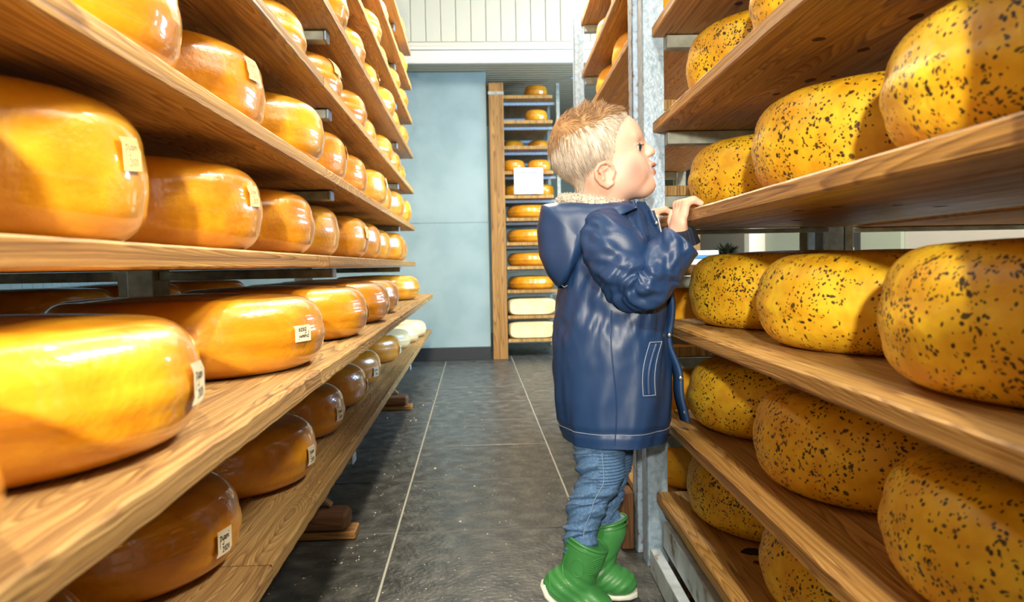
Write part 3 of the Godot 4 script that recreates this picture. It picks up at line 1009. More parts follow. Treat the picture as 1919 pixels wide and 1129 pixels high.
func herb_rack() -> void:
	# near rack: two ladder frames and six boards
	var H := 2.3
	for fr_i in 2:
		var D: float = [1.637, 0.392][fr_i]
		var fr := base("rack_frame", rpos(0, 0, D), RTURN)
		tag(fr, ["galvanised ladder frame at the far end of the herb cheese boards, beside the child", "galvanised ladder frame at the near end of the herb cheese boards"][fr_i], "rack frame", "ladder frames of the herb cheese rack")
		var pm := channel(H, 0.045, 0.05)
		obj("post", pm, M.steel, fr, Vector3(0.0, 0, 0))
		var p2 := obj("post", pm, M.steel, fr, Vector3(0.375, 0, 0))
		p2.rotation.y = PI
		for k in RT.size():
			var y: float = RT[k] - 0.022 - 0.0145
			var bh := 0.009 if k == 3 else 0.026
			obj("cross_beam", box(Vector3(0.33, bh, 0.03), 0.002), M.steel_dull, fr, Vector3(0.1875, y + 0.013 - bh / 2, 0.038 if fr_i == 0 else -0.038))
	for k in RT.size():
		var o := plank(rpos(0.19, RT[k] - 0.022, 1.03), 1.155, 0.385, 0.022, M.pine[[1, 0, 1, 2, 0, 1][k]], "pine plank, the %s board up of the herb cheese rack" % ["lowest", "second", "third", "fourth", "fifth", "sixth"][k], "boards of the herb cheese rack", RTURN, 0.0012, 50 + k)
		if k == 0:
			knots(o, 0.6, 0.3, 0.022, 5, 8, false)
			var hs := Shape.new()
			var hm := hs.add(Vector3(-0.103, 0.0226, -0.2275), Vector3.UP)
			var hr := []
			for j in 18:
				var th := TAU * j / 18
				hr.append(hs.add(Vector3(-0.103 + 0.019 * cos(th) * (1.0 + 0.12 * sin(j * 5.0)), 0.0223, -0.2275 + 0.017 * sin(th) * (1.0 + 0.15 * cos(j * 3.0))), Vector3.UP))
			for j in 18: hs.tri(hm, hr[j], hr[(j + 1) % 18])
			obj("knot_hole", hs.mesh(), M.hole, o)
		elif k == 1 or k == 2:
			knots(o, 1.1, 0.36, 0.022, 6, 9 + k, false)
		else:
			knots(o, 1.1, 0.36, 0.0, 9, 20 + k, true)
	# low painted rails in front of the lowest board
	var rl := base("kick_rail", rpos(0, 0, 1.02), RTURN)
	tag(rl, "worn white painted rails lying under the lowest herb cheese board", "rail")
	obj("upper_rail", box(Vector3(0.02, 0.055, 1.1), 0.003), M.paint, rl, Vector3(0.012, 0.083, 0))
	obj("lower_rail", box(Vector3(0.022, 0.05, 1.12), 0.003), M.paint, rl, Vector3(-0.012, 0.026, 0.0))
	obj("block", box(Vector3(0.06, 0.05, 0.06), 0.004), M.dark_wood, rl, Vector3(0.05, 0.026, -0.45))
	obj("block", box(Vector3(0.06, 0.05, 0.06), 0.004), M.dark_wood, rl, Vector3(0.05, 0.026, 0.45))
	# wheels: row -> [D, distance of the middle behind the front edge]
	var rows := {
		0: [[0.65, 0.215], [1.03, 0.215], [1.41, 0.205]],
		1: [[0.65, 0.205], [1.03, 0.21], [1.41, 0.205]],
		2: [[0.65, 0.205], [1.03, 0.212], [1.41, 0.212]],
		3: [[0.65, 0.205], [1.03, 0.21], [1.41, 0.21]],
		4: [[0.65, 0.205], [1.03, 0.205], [1.41, 0.21]],
		5: [[1.03, 0.205], [1.41, 0.21]]}
	var i := 0
	for k in rows:
		for q in rows[k]:
			var p := rpos(q[1], RT[k] + 0.0008, q[0])
			cheese(["herb", "herb2"][i % 2], p, M.herb[i % 2], "matt yellow herb-flecked wheel on the %s board, %s" % [["lowest", "second", "third", "fourth", "fifth", "sixth"][k], "the one farthest from the child" if q[0] < 0.8 else ("the middle one" if q[0] < 1.2 else "the one next to the child")], "herb wheels on the %s board" % ["lowest", "second", "third", "fourth", "fifth", "sixth"][k], 0.9 + i * 2.1)
			i += 1
	# unseen rack stretch added beside the photographer, to shade the nearest herb cheeses
	var nf := base("rack_frame", rpos(0, 0, -0.26), RTURN)
	tag(nf, "added unseen galvanised frame of the rack next to the photographer", "rack frame")
	for D in [-0.56, 0.56]:
		for x in [0.0, 0.375]: obj("post", box(Vector3(0.04, 2.3, 0.04), 0.003), M.steel, nf, Vector3(x, 1.15, D))
		for k in [2, 3, 4, 5]: obj("cross_beam", box(Vector3(0.33, 0.026, 0.03), 0.002), M.steel_dull, nf, Vector3(0.1875, RT[k] - 0.0365, D))
	for k in [2, 3, 4, 5]:
		plank(rpos(0.19, RT[k] - 0.022, -0.26), 1.06, 0.385, 0.022, M.pine[k % 3], "added unseen pine plank, %s of the boards beside the photographer" % ["lowest", "second", "third", "topmost"][k - 2], "boards beside the photographer", RTURN, 0.0012, 90 + k)
		if k < 5:
			for D in [0.06, -0.34]: cheese("herb", rpos(0.21, RT[k] + 0.0008, D), M.herb[k % 2], "added unseen herb wheel on the %s board beside the cart, %s" % [["lowest", "second", "third"][k - 2], "nearer the child" if D > 0.0 else "farther from the child"], "herb wheels beside the photographer", D * 7.0 + k)
	# unseen cart added behind the camera to keep light off the low boards
	var tl := base("added_trolley", Vector3(0.148, 0, 0.33))
	tag(tl, "added low steel cart blocking light beside the herb cheese rack, out of view", "added_trolley")
	for y in [0.12, 0.45, 0.81]: obj("tray", box(Vector3(0.295, 0.02, 0.40), 0.004), M.steel_dull, tl, Vector3(0, y, 0))
	obj("side_panel", box(Vector3(0.285, 0.67, 0.006), 0.002), M.steel_dull, tl, Vector3(0, 0.465, -0.19))
	obj("side_panel", box(Vector3(0.285, 0.67, 0.006), 0.002), M.steel_dull, tl, Vector3(0, 0.465, 0.19))
	for x in [-0.13, 0.13]:
		for z in [-0.18, 0.18]: obj("leg", box(Vector3(0.018, 0.8, 0.018), 0.003), M.steel, tl, Vector3(x, 0.4001, z))
	# next rack down the aisle
	var FT := [0.095, 0.270, 0.450, 0.632, 0.812, 1.002, 1.187, 1.357, 1.549]
	for fr_i in 2:
		var D: float = [1.715, 2.98][fr_i]
		var fr := base("rack_frame", rpos(-0.012, 0, D), RTURN)
		tag(fr, ["worn galvanised frame standing back to back with the herb cheese rack", "galvanised frame at the far end of the plain yellow wheels"][fr_i], "rack frame", "frames of the rack of plain yellow wheels")
		var pm := channel(H, 0.036, 0.05)
		obj("post", pm, M.steel_worn if fr_i == 0 else M.steel, fr)
		var p2 := obj("post", pm, M.steel_dull, fr, Vector3(0.38, 0, 0))
		p2.rotation.y = PI
		for k in FT.size():
			obj("cross_beam", box(Vector3(0.34, 0.026, 0.03), 0.002), M.steel_dull, fr, Vector3(0.19, FT[k] - 0.0365, 0.038 if fr_i == 1 else -0.038))
		if fr_i == 0:
			obj("base_block", box(Vector3(0.03, 0.13, 0.06), 0.004), M.dark_wood, fr, Vector3(-0.036, 0.066, -0.02))
	for k in FT.size():
		plank(rpos(0.19, FT[k] - 0.022, 2.348), 1.21, 0.385, 0.022, M.pine[(k + 1) % 3], "pine plank, the %s board up under the plain yellow wheels" % NTH[k], "boards of the plain wheel rack", RTURN, 0.0012, 60 + k)
	for k in [0, 1, 2, 6, 7, 8]:
		for D in [1.945, 2.34, 2.73]:
			if k < 3 and D > 2.4: continue
			cheese("herb", rpos(0.21, FT[k] + 0.0008, D), M.herb_few, "plain yellow wheel, %s board of the next rack, %s past the worn frame" % [NTH[k], "first" if D < 2.0 else ("second" if D < 2.5 else "third")], "plain yellow wheels on the %s board" % NTH[k], D * 3.0 + k)
	# a third rack behind the herb cheeses, seen through the gaps
	var bk := base("rack_frame", rpos(0.62, 0, 1.03), RTURN)
	tag(bk, "steel frame of the rack behind the herb cheeses", "rack frame")
	for D in [-0.62, 0.62]:
		for x in [-0.205, 0.205]: obj("post", box(Vector3(0.022, 2.2, 0.03), 0.003), M.steel_dull, bk, Vector3(x, 1.1, D))
		for k in [2, 3, 4]: obj("cross_beam", box(Vector3(0.38, 0.010, 0.03), 0.002), M.steel_dull, bk, Vector3(0, RT[k] - 0.0275, D))
	for k in [2, 3, 4]:
		plank(rpos(0.62, RT[k] - 0.022, 1.03), 1.28, 0.37, 0.016, M.pine[k % 3], "pine plank, %s board of the rack behind the herb cheeses" % ["lower", "middle", "upper"][k - 2], "boards of the rack behind the herb cheeses", RTURN, 0.0, 70 + k)
	# beyond it, at the mouth of the recess: counter, cups, plant, pillar
	var ct := base("counter", Vector3(1.46, 0, -5.55))
	tag(ct, "white counter with a blue edge band beyond the racks", "counter")
	obj("body", box(Vector3(0.44, 0.66, 0.4), 0.006), M.white_trim, ct, Vector3(0, 0.33, 0))
	obj("edge_band", box(Vector3(0.45, 0.02, 0.41), 0.003), mat(Color(0.25, 0.5, 0.66), 0.4), ct, Vector3(0, 0.671, 0))
	obj("worktop", box(Vector3(0.46, 0.035, 0.42), 0.006), M.white_trim, ct, Vector3(0, 0.699, 0))
	for x in [1.43, 1.50]:
		var cup := obj("cup", lathe([[0.0, 0.07], [0.022, 0.07], [0.025, 0.068], [0.023, 0.0], [0.0, 0.0]], 20), M.white_trim, null, Vector3(x, 0.717, -5.45))
		tag(cup, "small white cup on the white counter, %s" % ["away from the wooden boards", "beside the wooden boards"][0 if x < 1.45 else 1], "cup", "cups on the counter")
	for q in [[1.56, 0.30], [1.63, 0.26]]:
		var bd := obj("cutting_board", box(Vector3(0.055, q[1], 0.02), 0.004), M.timber, null, Vector3(q[0], 0.717 + q[1] / 2, -5.68))
		tag(bd, "%s upright wooden board leaning at the back of the white counter" % ["taller", "shorter"][0 if q[1] > 0.28 else 1], "cutting board", "boards on the counter")
	var pl := base("potted_plant", Vector3(1.835, 0, -5.62))
	tag(pl, "dark leafy plant in a grey pot between counter and pillar", "plant")
	obj("pot", lathe([[0.0, 0.5], [0.1, 0.5], [0.11, 0.48], [0.08, 0.0], [0.0, 0.0]], 24), M.steel_dull, pl)
	var lf := Shape.new()
	var r := RandomNumberGenerator.new()
	r.seed = 12
	for k in 90:
		var d := Vector3(r.randfn(), r.randf_range(-0.2, 1.0), r.randfn()).normalized()
		var c := Vector3(0, 0.68, 0) + d * r.randf_range(0.01, 0.07)
		var sd := d.cross(Vector3.UP).normalized() * 0.016
		var nn := sd.cross(d).normalized()
		var a := lf.add(c, nn); var b := lf.add(c + d * 0.03 + sd, nn); var e := lf.add(c + d * 0.07, nn); var g := lf.add(c + d * 0.03 - sd, nn)
		lf.quad(a, b, e, g)
	var fo := obj("foliage", lf.mesh(), mat(Color(0.20, 0.24, 0.17), 0.6), pl)
	tag(fo, "", "", "", "stuff")
	var pi := struct("wall_pillar", box(Vector3(0.12, 1.94, 0.1), 0.006), M.white_trim, Vector3(1.93, 0.97, -5.3), "white pillar at the mouth of the recess")

# ------------------------------------------------------------------ the rack in the recess
func recess_rack() -> void:
	var fr := base("timber_rack_post", Vector3(0.168, 0, -5.33))
	tag(fr, "tall brown timber post with a metal strap at the edge of the partition", "post")
	obj("post", box(Vector3(0.1, 1.86, 0.1), 0.004), M.timber, fr, Vector3(0, 0.93, 0))
	obj("strap", box(Vector3(0.106, 0.022, 0.106), 0.002), M.steel_dull, fr, Vector3(0, 1.79, 0))
	var YT := [1.80, 1.63, 1.455, 1.285, 1.12, 0.965, 0.797, 0.632, 0.468, 0.29, 0.128]
	var rk := base("rack_frame", Vector3(0.40, 0, -5.8))
	tag(rk, "steel frame of the small rack in the recess behind the timber post", "rack frame")
	for x in [-0.205, 0.205]:
		for z in [-0.38, 0.30]: obj("post", box(Vector3(0.025, 1.9, 0.03), 0.002), M.steel_dull, rk, Vector3(x, 0.95, z))
	for k in YT.size():
		for z in [-0.34, 0.26]: obj("cross_beam", box(Vector3(0.385, 0.02, 0.03), 0.002), M.steel, rk, Vector3(0, YT[k] - 0.034, z))
		plank(Vector3(0.385 if k < 5 else 0.40, YT[k] - 0.022, -5.83), 0.86, 0.345, 0.022, M.pine[k % 3], "short pine board, level %s of the small rack in the recess" % ["eleven", "ten", "nine", "eight", "seven", "six", "five", "four", "three", "two", "one"][k], "boards of the recess rack", 0.0, 0.0, 80 + k)
	var small := [[0, 0.455, -5.52, 1], [0, 0.39, -5.86, 0], [1, 0.455, -5.52, 2], [2, 0.30, -5.75, 0], [2, 0.49, -5.75, 1], [3, 0.29, -5.52, 1], [3, 0.47, -5.52, 0], [4, 0.30, -5.6, 0], [4, 0.50, -5.6, 2]]
	for q in small:
		cheese("small", Vector3(q[1], YT[q[0]] + 0.0008, q[2]), M.wax[q[3]], "small round %s wheel, recess rack level %s, %s" % [["orange", "deep orange", "pale yellow"][q[3]], ["eleven", "ten", "nine", "eight", "seven"][q[0]], "nearer the timber post" if q[1] < 0.4 else "away from the timber post"], "small wheels on the recess rack", q[1] * 9.0)
	for k in [5, 6, 7, 8]:
		cheese("wide", Vector3(0.405, YT[k] + 0.0008, -5.58), M.wax[k % 2], "wide orange wheel on level %s of the recess rack" % ["six", "five", "four", "three"][k - 5], "wide wheels on the recess rack", k * 2.0)
	for k in [9, 10]:
		for z in [-5.47, -5.64]:
			var rows := []
			for e in [[0.9, -0.07], [1.0, -0.055], [1.0, 0.055], [0.9, 0.07]]:
				var row := []
				for j in 40:
					var th := TAU * j / 40
					var cx: float = signf(cos(th)) * pow(absf(cos(th)), 0.35) * 0.168 * e[0]
					var cy: float = signf(sin(th)) * pow(absf(sin(th)), 0.5) * 0.058 * e[0]
					row.append(Vector3(cx, cy + 0.0583, -e[1]))
				rows.append(row)
			var o := obj("cheese_block", rows_mesh(rows, true, false), M.cream, null, Vector3(0.395, YT[k] + 0.0008, z))
			tag(o, "cream coloured oblong cheese block on level %s of the recess rack, %s row" % [["two", "one"][k - 9], "front" if z > -5.5 else "back"], "cheese", "oblong cheeses on the recess rack")
	# price sheet
	var im := Image.create(220, 196, true, Image.FORMAT_RGBA8)
	im.fill(Color(0.84, 0.85, 0.87))
	var grey := Color(0.38, 0.40, 0.42)
	var r := RandomNumberGenerator.new()
	r.seed = 4
	for x in range(44, 176, 4):
		if r.randf() < 0.85: im.fill_rect(Rect2i(x, 34, 3, 6), Color(0.25, 0.27, 0.29))
	for ln in 6:
		var y := 58 + ln * 21
		for w in [[74, [10, 30, 22, 34, 12, 20][ln]], [152, [28, 38, 36, 34, 26, 20][ln]]]:
			for x in range(w[0] - w[1] / 2, w[0] + w[1] / 2, 3):
				im.fill_rect(Rect2i(x, y + r.randi_range(0, 2), 2, 4), grey)
	var pm := mat(Color.WHITE, 0.7)
	pm.albedo_texture = ImageTexture.create_from_image(im)
	var ps := Shape.new()
	var w := 0.1
	var h := 0.09
	var q := []
	for e in [[-1, 1], [1, 1], [1, -1], [-1, -1]]: q.append(ps.add(Vector3(e[0] * w, e[1] * h, 0.002), Vector3(0, 0, 1), Vector2(0.5 + e[0] * 0.5, 0.5 - e[1] * 0.5)))
	ps.quad(q[0], q[1], q[2], q[3])
	var sh := base("price_sheet", Vector3(0.385, 1.215, -5.385))
	tag(sh, "white printed price sheet hanging on the small recess rack", "sign")
	obj("print", ps.mesh(), pm, sh)
	obj("backing", box(Vector3(0.2, 0.18, 0.003), 0.0005), M.white_trim, sh)

# ------------------------------------------------------------------ the child: x to the rack, y up, z to the aisle behind
func lin(c: Color) -> Color:
	return c.srgb_to_linear()

func table(t: Array, v: float, col: int) -> float:
	if v <= t[0][0]: return t[0][col]
	for i in t.size() - 1:
		if v <= t[i + 1][0]:
			var k: float = (v - t[i][0]) / (t[i + 1][0] - t[i][0])
			k = k * k * (3.0 - 2.0 * k) * 0.5 + k * 0.5
			return lerpf(t[i][col], t[i + 1][col], k)
	return t[t.size() - 1][col]

const EAR := [Vector3(0.030, 0.803, 0.0625), Vector3(0.027, 0.814, 0.067), Vector3(0.016, 0.8195, 0.071), Vector3(0.004, 0.815, 0.074), Vector3(-0.0025, 0.804, 0.0755), Vector3(0.000, 0.792, 0.0735), Vector3(0.008, 0.782, 0.070), Vector3(0.018, 0.7775, 0.0665), Vector3(0.026, 0.783, 0.063)]

func head_sdf(p: Vector3) -> float:
	var q := Vector3(p.x, p.y, absf(p.z))
	var d := ell(p, Vector3(-0.004, 0.853, 0), Vector3(0.079, 0.066, 0.068))
	d = smin(d, ell(p, Vector3(0.036, 0.870, 0), Vector3(0.047, 0.046, 0.056)), 0.02)
	d = smin(d, ell(p, Vector3(0.040, 0.815, 0), Vector3(0.053, 0.052, 0.054)), 0.02)
	d = smin(d, ell(q, Vector3(0.058, 0.806, 0.030), Vector3(0.034, 0.033, 0.029)), 0.012)
	d = smin(d, ell(p, Vector3(0.083, 0.786, 0), Vector3(0.025, 0.020, 0.024)), 0.014)
	d = smin(d, cap(q, Vector3(0.008, 0.790, 0.044), Vector3(0.078, 0.780, 0.012), 0.020, 0.017), 0.02)
	d = smin(d, ell(p, Vector3(0.085, 0.813, 0), Vector3(0.020, 0.019, 0.024)), 0.010)
	d = smin(d, cap(p, Vector3(0.016, 0.795, 0), Vector3(-0.004, 0.715, 0), 0.043, 0.045), 0.025)
	# brow, nose, lips
	d = smin(d, cap(q, Vector3(0.076, 0.868, 0.008), Vector3(0.064, 0.868, 0.036), 0.0075, 0.007), 0.010)
	var sock := q.distance_to(Vector3(0.0865, 0.8505, 0.029)) - 0.0115
	d = -smin(-d, sock, 0.009)
	d = smin(d, cap(p, Vector3(0.083, 0.860, 0), Vector3(0.0965, 0.8465, 0), 0.0062, 0.0075), 0.009)
	d = smin(d, p.distance_to(Vector3(0.0985, 0.8445, 0)) - 0.0082, 0.005)
	d = smin(d, ell(q, Vector3(0.0935, 0.8405, 0.0068), Vector3(0.0070, 0.0055, 0.0050)), 0.003)
	d = smin(d, cap(q, Vector3(0.1035, 0.8205, 0.0), Vector3(0.0945, 0.8195, 0.0165), 0.0054, 0.0028), 0.005)
	d = smin(d, cap(q, Vector3(0.1030, 0.8080, 0.0), Vector3(0.0935, 0.8110, 0.0155), 0.0056, 0.0030), 0.005)
	var slit := ell(q, Vector3(0.1085, 0.8145, 0.0), Vector3(0.0150, 0.0024, 0.0190))
	d = -smin(-d, slit, 0.003)
	var nos := q.distance_to(Vector3(0.0985, 0.8365, 0.0042)) - 0.0020
	d = -smin(-d, nos, 0.002)
	# lids
	d = smin(d, cap(q, Vector3(0.0800, 0.8545, 0.019), Vector3(0.0670, 0.8520, 0.0395), 0.0040, 0.0038), 0.004)
	d = smin(d, cap(q, Vector3(0.0790, 0.8432, 0.020), Vector3(0.0680, 0.8438, 0.0380), 0.0034, 0.0032), 0.004)
	# ears
	d = smin(d, ell(q, Vector3(0.014, 0.799, 0.0600), Vector3(0.0145, 0.0185, 0.0085)), 0.006)
	d = -smin(-d, ell(q, Vector3(0.0185, 0.799, 0.0710), Vector3(0.0065, 0.0095, 0.0075)), 0.003)
	var e := 1.0
	for i in EAR.size() - 1:
		e = minf(e, cap(q, EAR[i], EAR[i + 1], 0.0036 if i < 5 else 0.0042, 0.0036 if i < 4 else 0.0045))
	e = smin(e, cap(q, Vector3(0.006, 0.806, 0.071), Vector3(0.012, 0.790, 0.069), 0.0028, 0.003), 0.003)
	e = smin(e, cap(q, Vector3(0.018, 0.811, 0.067), Vector3(0.006, 0.803, 0.071), 0.0022, 0.0028), 0.003)
	e = smin(e, cap(q, Vector3(0.027, 0.797, 0.062), Vector3(0.024, 0.790, 0.064), 0.0042, 0.0038), 0.003)
	return smin(d, e, 0.004)

const NECK := Vector3(0.0, 0.72, 0.0)

func hand_sdf(p: Vector3, o: Vector3, side: float) -> float:
	# o: middle of the palm; palm against the front of a board, fingers bent over its edge; side: where the thumb is
	var q := p - o
	q.x -= 0.19 * q.z
	q.z *= side
	var d := ell(q, Vector3(0.0, 0.0, 0.0), Vector3(0.0125, 0.024, 0.0255))
	d = smin(d, cap(q, Vector3(-0.001, -0.020, 0), Vector3(0.003, -0.047, 0), 0.0155, 0.018), 0.012)
	for i in 4:
		var w: float = [0.0205, 0.0070, -0.0065, -0.0190][i]
		var k: float = [0.82, 0.97, 1.0, 0.90][i]
		var a := Vector3(0.003, 0.012, w * 0.9)
		var b := Vector3(0.0065 - 0.0012 * i, 0.0325 * (0.9 + 0.1 * k), w)
		var c := Vector3(0.0065 + 0.0155 * k, 0.0375 - (1.0 - k) * 0.006, w * 1.03)
		var t := Vector3(0.0065 + 0.029 * k, 0.0305, w * 1.05)
		var f := smin(cap(q, a, b, 0.0078, 0.0070), cap(q, b, c, 0.0070, 0.0062), 0.003)
		f = smin(f, cap(q, c, t, 0.0062, 0.0052), 0.003)
		d = smin(d, f, 0.0035)
	var th := smin(cap(q, Vector3(-0.002, -0.012, -0.018), Vector3(-0.001, 0.004, -0.034), 0.0095, 0.0078), cap(q, Vector3(-0.001, 0.004, -0.034), Vector3(0.0005, 0.020, -0.038), 0.0078, 0.0062), 0.004)
	return smin(d, th, 0.006)

const NHAND := Vector3(0.1360, 0.7075, 0.117)
const FHAND := Vector3(0.1060, 0.7075, -0.106)

func body_sdf(p: Vector3) -> float:
	var d := cap(p, Vector3(0.010, 0.760, 0), Vector3(0.0, 0.70, 0), 0.042, 0.046)
	d = smin(d, cap(p, Vector3(0.01, 0.665, 0), Vector3(0.02, 0.50, 0), 0.068, 0.064), 0.03)
	d = smin(d, cap(p, Vector3(0.015, 0.45, 0.03), Vector3(0.015, 0.45, -0.03), 0.062, 0.062), 0.03)
	for s in [1.0, -1.0]:
		var w: float = 0.085 * s
		var el := Vector3(0.068, 0.598, 0.122) if s > 0 else Vector3(0.055, 0.600, -0.112)
		var wr: Vector3 = (NHAND if s > 0 else FHAND) + Vector3(0.004, -0.036, 0)
		d = smin(d, cap(p, Vector3(0.012, 0.690, w), el, 0.032, 0.026), 0.02)
		d = smin(d, cap(p, el, wr, 0.026, 0.0175), 0.01)
		var hip := Vector3(0.005, 0.42, 0.045 * s)
		var kn := Vector3(0.002, 0.265, 0.052) if s > 0 else Vector3(0.024, 0.262, -0.045)
		var an := Vector3(-0.045, 0.075, 0.055) if s > 0 else Vector3(-0.002, 0.070, -0.030)
		d = smin(d, cap(p, hip, kn, 0.040, 0.030), 0.02)
		d = smin(d, cap(p, kn, an, 0.022, 0.015), 0.01)
		d = smin(d, cap(p, an, an + (Vector3(0.02, -0.045, 0) if s > 0 else Vector3(0.035, -0.04, 0)), 0.015, 0.012), 0.01)
	return d

func skin_paint(p: Vector3, n: Vector3) -> Color:
	var c := Color(0.94, 0.79, 0.72)
	var q := Vector3(p.x, p.y, absf(p.z))
	if p.y > 0.74:
		c = c.lerp(Color(0.89, 0.55, 0.51), 0.85 * exp(-pow(q.distance_to(Vector3(0.066, 0.808, 0.055)) / 0.020, 2.0)))
		c = c.lerp(Color(0.93, 0.64, 0.56), 0.5 * exp(-pow(q.distance_to(Vector3(0.104, 0.845, 0.0)) / 0.011, 2.0)))
		c = c.lerp(Color(0.91, 0.62, 0.53), 0.55 * clampf((q.z - 0.066) / 0.006, 0.0, 1.0))
		var lip := minf(cap(q, Vector3(0.1065, 0.8195, 0), Vector3(0.0955, 0.8190, 0.0165), 0.004, 0.002), cap(q, Vector3(0.1065, 0.8085, 0), Vector3(0.0945, 0.8115, 0.0155), 0.0045, 0.002))
		c = c.lerp(Color(0.78, 0.40, 0.38), clampf(1.0 - lip / 0.002, 0.0, 1.0) * 0.85)
		var brow := cap(q, Vector3(0.0800, 0.8665, 0.012), Vector3(0.0640, 0.8720, 0.042), 0.0022, 0.0016)
		c = c.lerp(Color(0.74, 0.52, 0.36), clampf(1.0 - brow / 0.002, 0.0, 1.0) * 0.85)
		if ell(q, Vector3(0.1085, 0.8145, 0.0), Vector3(0.0155, 0.0028, 0.0195)) < 0.0008 and p.x < 0.105: c = Color(0.55, 0.22, 0.20)
	else:
		c = c.lerp(Color(0.92, 0.66, 0.58), 0.35)
	return lin(c)

# hairline on the side of the head: hair grows where x is smaller
const HAIRLINE := [[0.750, -0.060], [0.768, -0.028], [0.785, -0.016], [0.806, -0.006], [0.822, 0.010], [0.830, 0.030], [0.850, 0.034], [0.872, 0.036], [0.890, 0.046], [0.905, 0.056], [0.93, 0.062]]

func hair_depth(p: Vector3) -> float:
	# positive inside the hair region
	return table(HAIRLINE, p.y, 1) - p.x

func hair_sdf(p: Vector3) -> float:
	var h := head_core(p)
	var thick := 0.0038 + 0.0055 * smoothstep(0.868, 0.915, p.y) + 0.004 * smoothstep(0.0, 0.06, -p.x) * smoothstep(0.84, 0.88, p.y)
	thick *= clampf(hair_depth(p) / 0.028 + 0.12, 0.0, 1.0)
	return maxf(h - thick - 0.0016 * hair_noise.get_noise_3d(p.x * 900.0, p.y * 260.0, p.z * 900.0), -hair_depth(p) * 0.7)

var hair_noise := FastNoiseLite.new()

func head_core(p: Vector3) -> float:
	var d := ell(p, Vector3(-0.004, 0.853, 0), Vector3(0.079, 0.066, 0.068))
	d = smin(d, ell(p, Vector3(0.036, 0.870, 0), Vector3(0.047, 0.046, 0.056)), 0.02)
	d = smin(d, ell(p, Vector3(0.040, 0.815, 0), Vector3(0.053, 0.052, 0.054)), 0.02)
	return smin(d, cap(p, Vector3(0.016, 0.795, 0), Vector3(-0.004, 0.715, 0), 0.043, 0.045), 0.025)

func hair_color(p: Vector3, r: float) -> Color:
	# two cuts of hair: fair cropped sides below the part, brown longer hair above it
	if p.y - 0.857 - (p.x + 0.084) * 0.42 + 0.008 * hair_noise.get_noise_3d(p.x * 2600.0, p.y * 900.0, p.z * 2600.0) < 0.0:
		return lin(Color(0.93, 0.90, 0.86).lerp(Color(0.62, 0.54, 0.46), r * r))
	return lin(Color(0.84, 0.69, 0.49).lerp(Color(0.45, 0.31, 0.18), r))

# jacket trunk: height, back, front, half width
const TRUNK := [[0.318, -0.068, 0.120, 0.114], [0.35, -0.078, 0.129, 0.118], [0.40, -0.084, 0.131, 0.119], [0.456, -0.087, 0.130, 0.117], [0.51, -0.085, 0.127, 0.114], [0.577, -0.079, 0.130, 0.110], [0.637, -0.068, 0.130, 0.106], [0.685, -0.055, 0.116, 0.096], [0.72, -0.044, 0.100, 0.076], [0.752, -0.036, 0.086, 0.058]]
var fold := FastNoiseLite.new()

func trunk_point(v: float, th: float, off := 0.0) -> Vector3:
	var b0 := table(TRUNK, v, 1)
	var b1 := table(TRUNK, v, 2)
	var hw := table(TRUNK, v, 3)
	var a := (b1 - b0) * 0.5
	var c := (b0 + b1) * 0.5
	var cu := signf(cos(th)) * pow(absf(cos(th)), 0.86)
	var su := signf(sin(th)) * pow(absf(sin(th)), 0.86)
	# drape: long soft folds falling from the armhole, tight ones at the waist
	var f := 0.0065 * fold.get_noise_2d(th * 130.0 + v * 260.0, v * 300.0)
	f += 0.0045 * fold.get_noise_2d(th * 330.0 + v * 700.0, v * 900.0 - th * 90.0 + 300.0) * (0.15 + 0.85 * smoothstep(0.42, 0.54, v))
	var p := Vector3(c + a * cu, v, hw * su)
	var arm := exp(-pow((p.x - 0.0) / 0.05, 2.0) - pow((p.y - 0.57) / 0.06, 2.0))
	f += 0.010 * arm * fold.get_noise_2d((p.x * 0.75 + p.y) * 620.0, (p.x - p.y) * 120.0)
	f -= 0.003 * exp(-pow((p.y - 0.345) / 0.006, 2.0))
	var dn := Vector3(cu / a, 0, su / hw).normalized()
	return p + dn * (f + off)

func trunk_at(x: float, v: float, off := 0.0) -> Vector3:
	var lo := 0.0
	var hi := PI
	for i in 24:
		var m := (lo + hi) * 0.5
		if trunk_point(v, m).x > x: lo = m
		else: hi = m
	return trunk_point(v, (lo + hi) * 0.5, off)

func sleeve_rows(path: Array, rad: Array, sd: float) -> Array:
	var cv := Curve3D.new()
	for i in path.size():
		var t: Vector3 = (path[mini(i + 1, path.size() - 1)] - path[maxi(i - 1, 0)]) * 0.22
		cv.add_point(path[i], -t, t)
	var L := cv.get_baked_length()
	var rows := []
	var N := 90
	var K := 72
	var prev := Vector3(0, 0, 1)
	var elbow := cv.get_closest_offset(path[2]) / L
	for i in N + 1:
		var s := float(i) / N
		var p := cv.sample_baked(s * L, true)
		var t := (cv.sample_baked(minf(L, s * L + 0.004), true) - cv.sample_baked(maxf(0, s * L - 0.004), true)).normalized()
		var side := (prev - t * prev.dot(t)).normalized()
		prev = side
		var up := t.cross(side)
		var x := s * (rad.size() - 1)
		var k := mini(int(x), rad.size() - 2)
		var r := lerpf(rad[k], rad[k + 1], x - k)
		var row := []
		for j in K:
			var th := TAU * j / K
			var near := exp(-pow((s - elbow) / 0.17, 2.0))
			var inner := 0.5 + 0.5 * cos(th - 1.75)
			var f := 0.0105 * near * (0.25 + inner) * fold.get_noise_2d(s * 1100.0 + 90.0 * cos(th + sd), 70.0 * sin(th) + sd * 50.0)
			f += 0.0065 * fold.get_noise_2d(s * 520.0 + 70.0 * sin(th) + sd * 90.0, 90.0 * cos(th + 1.0))
			f *= smoothstep(1.0, 0.93, s) * smoothstep(0.0, 0.08, s)
			row.append(p + (side * cos(th) + up * sin(th)) * (r + f))
		rows.append(row)
	return rows

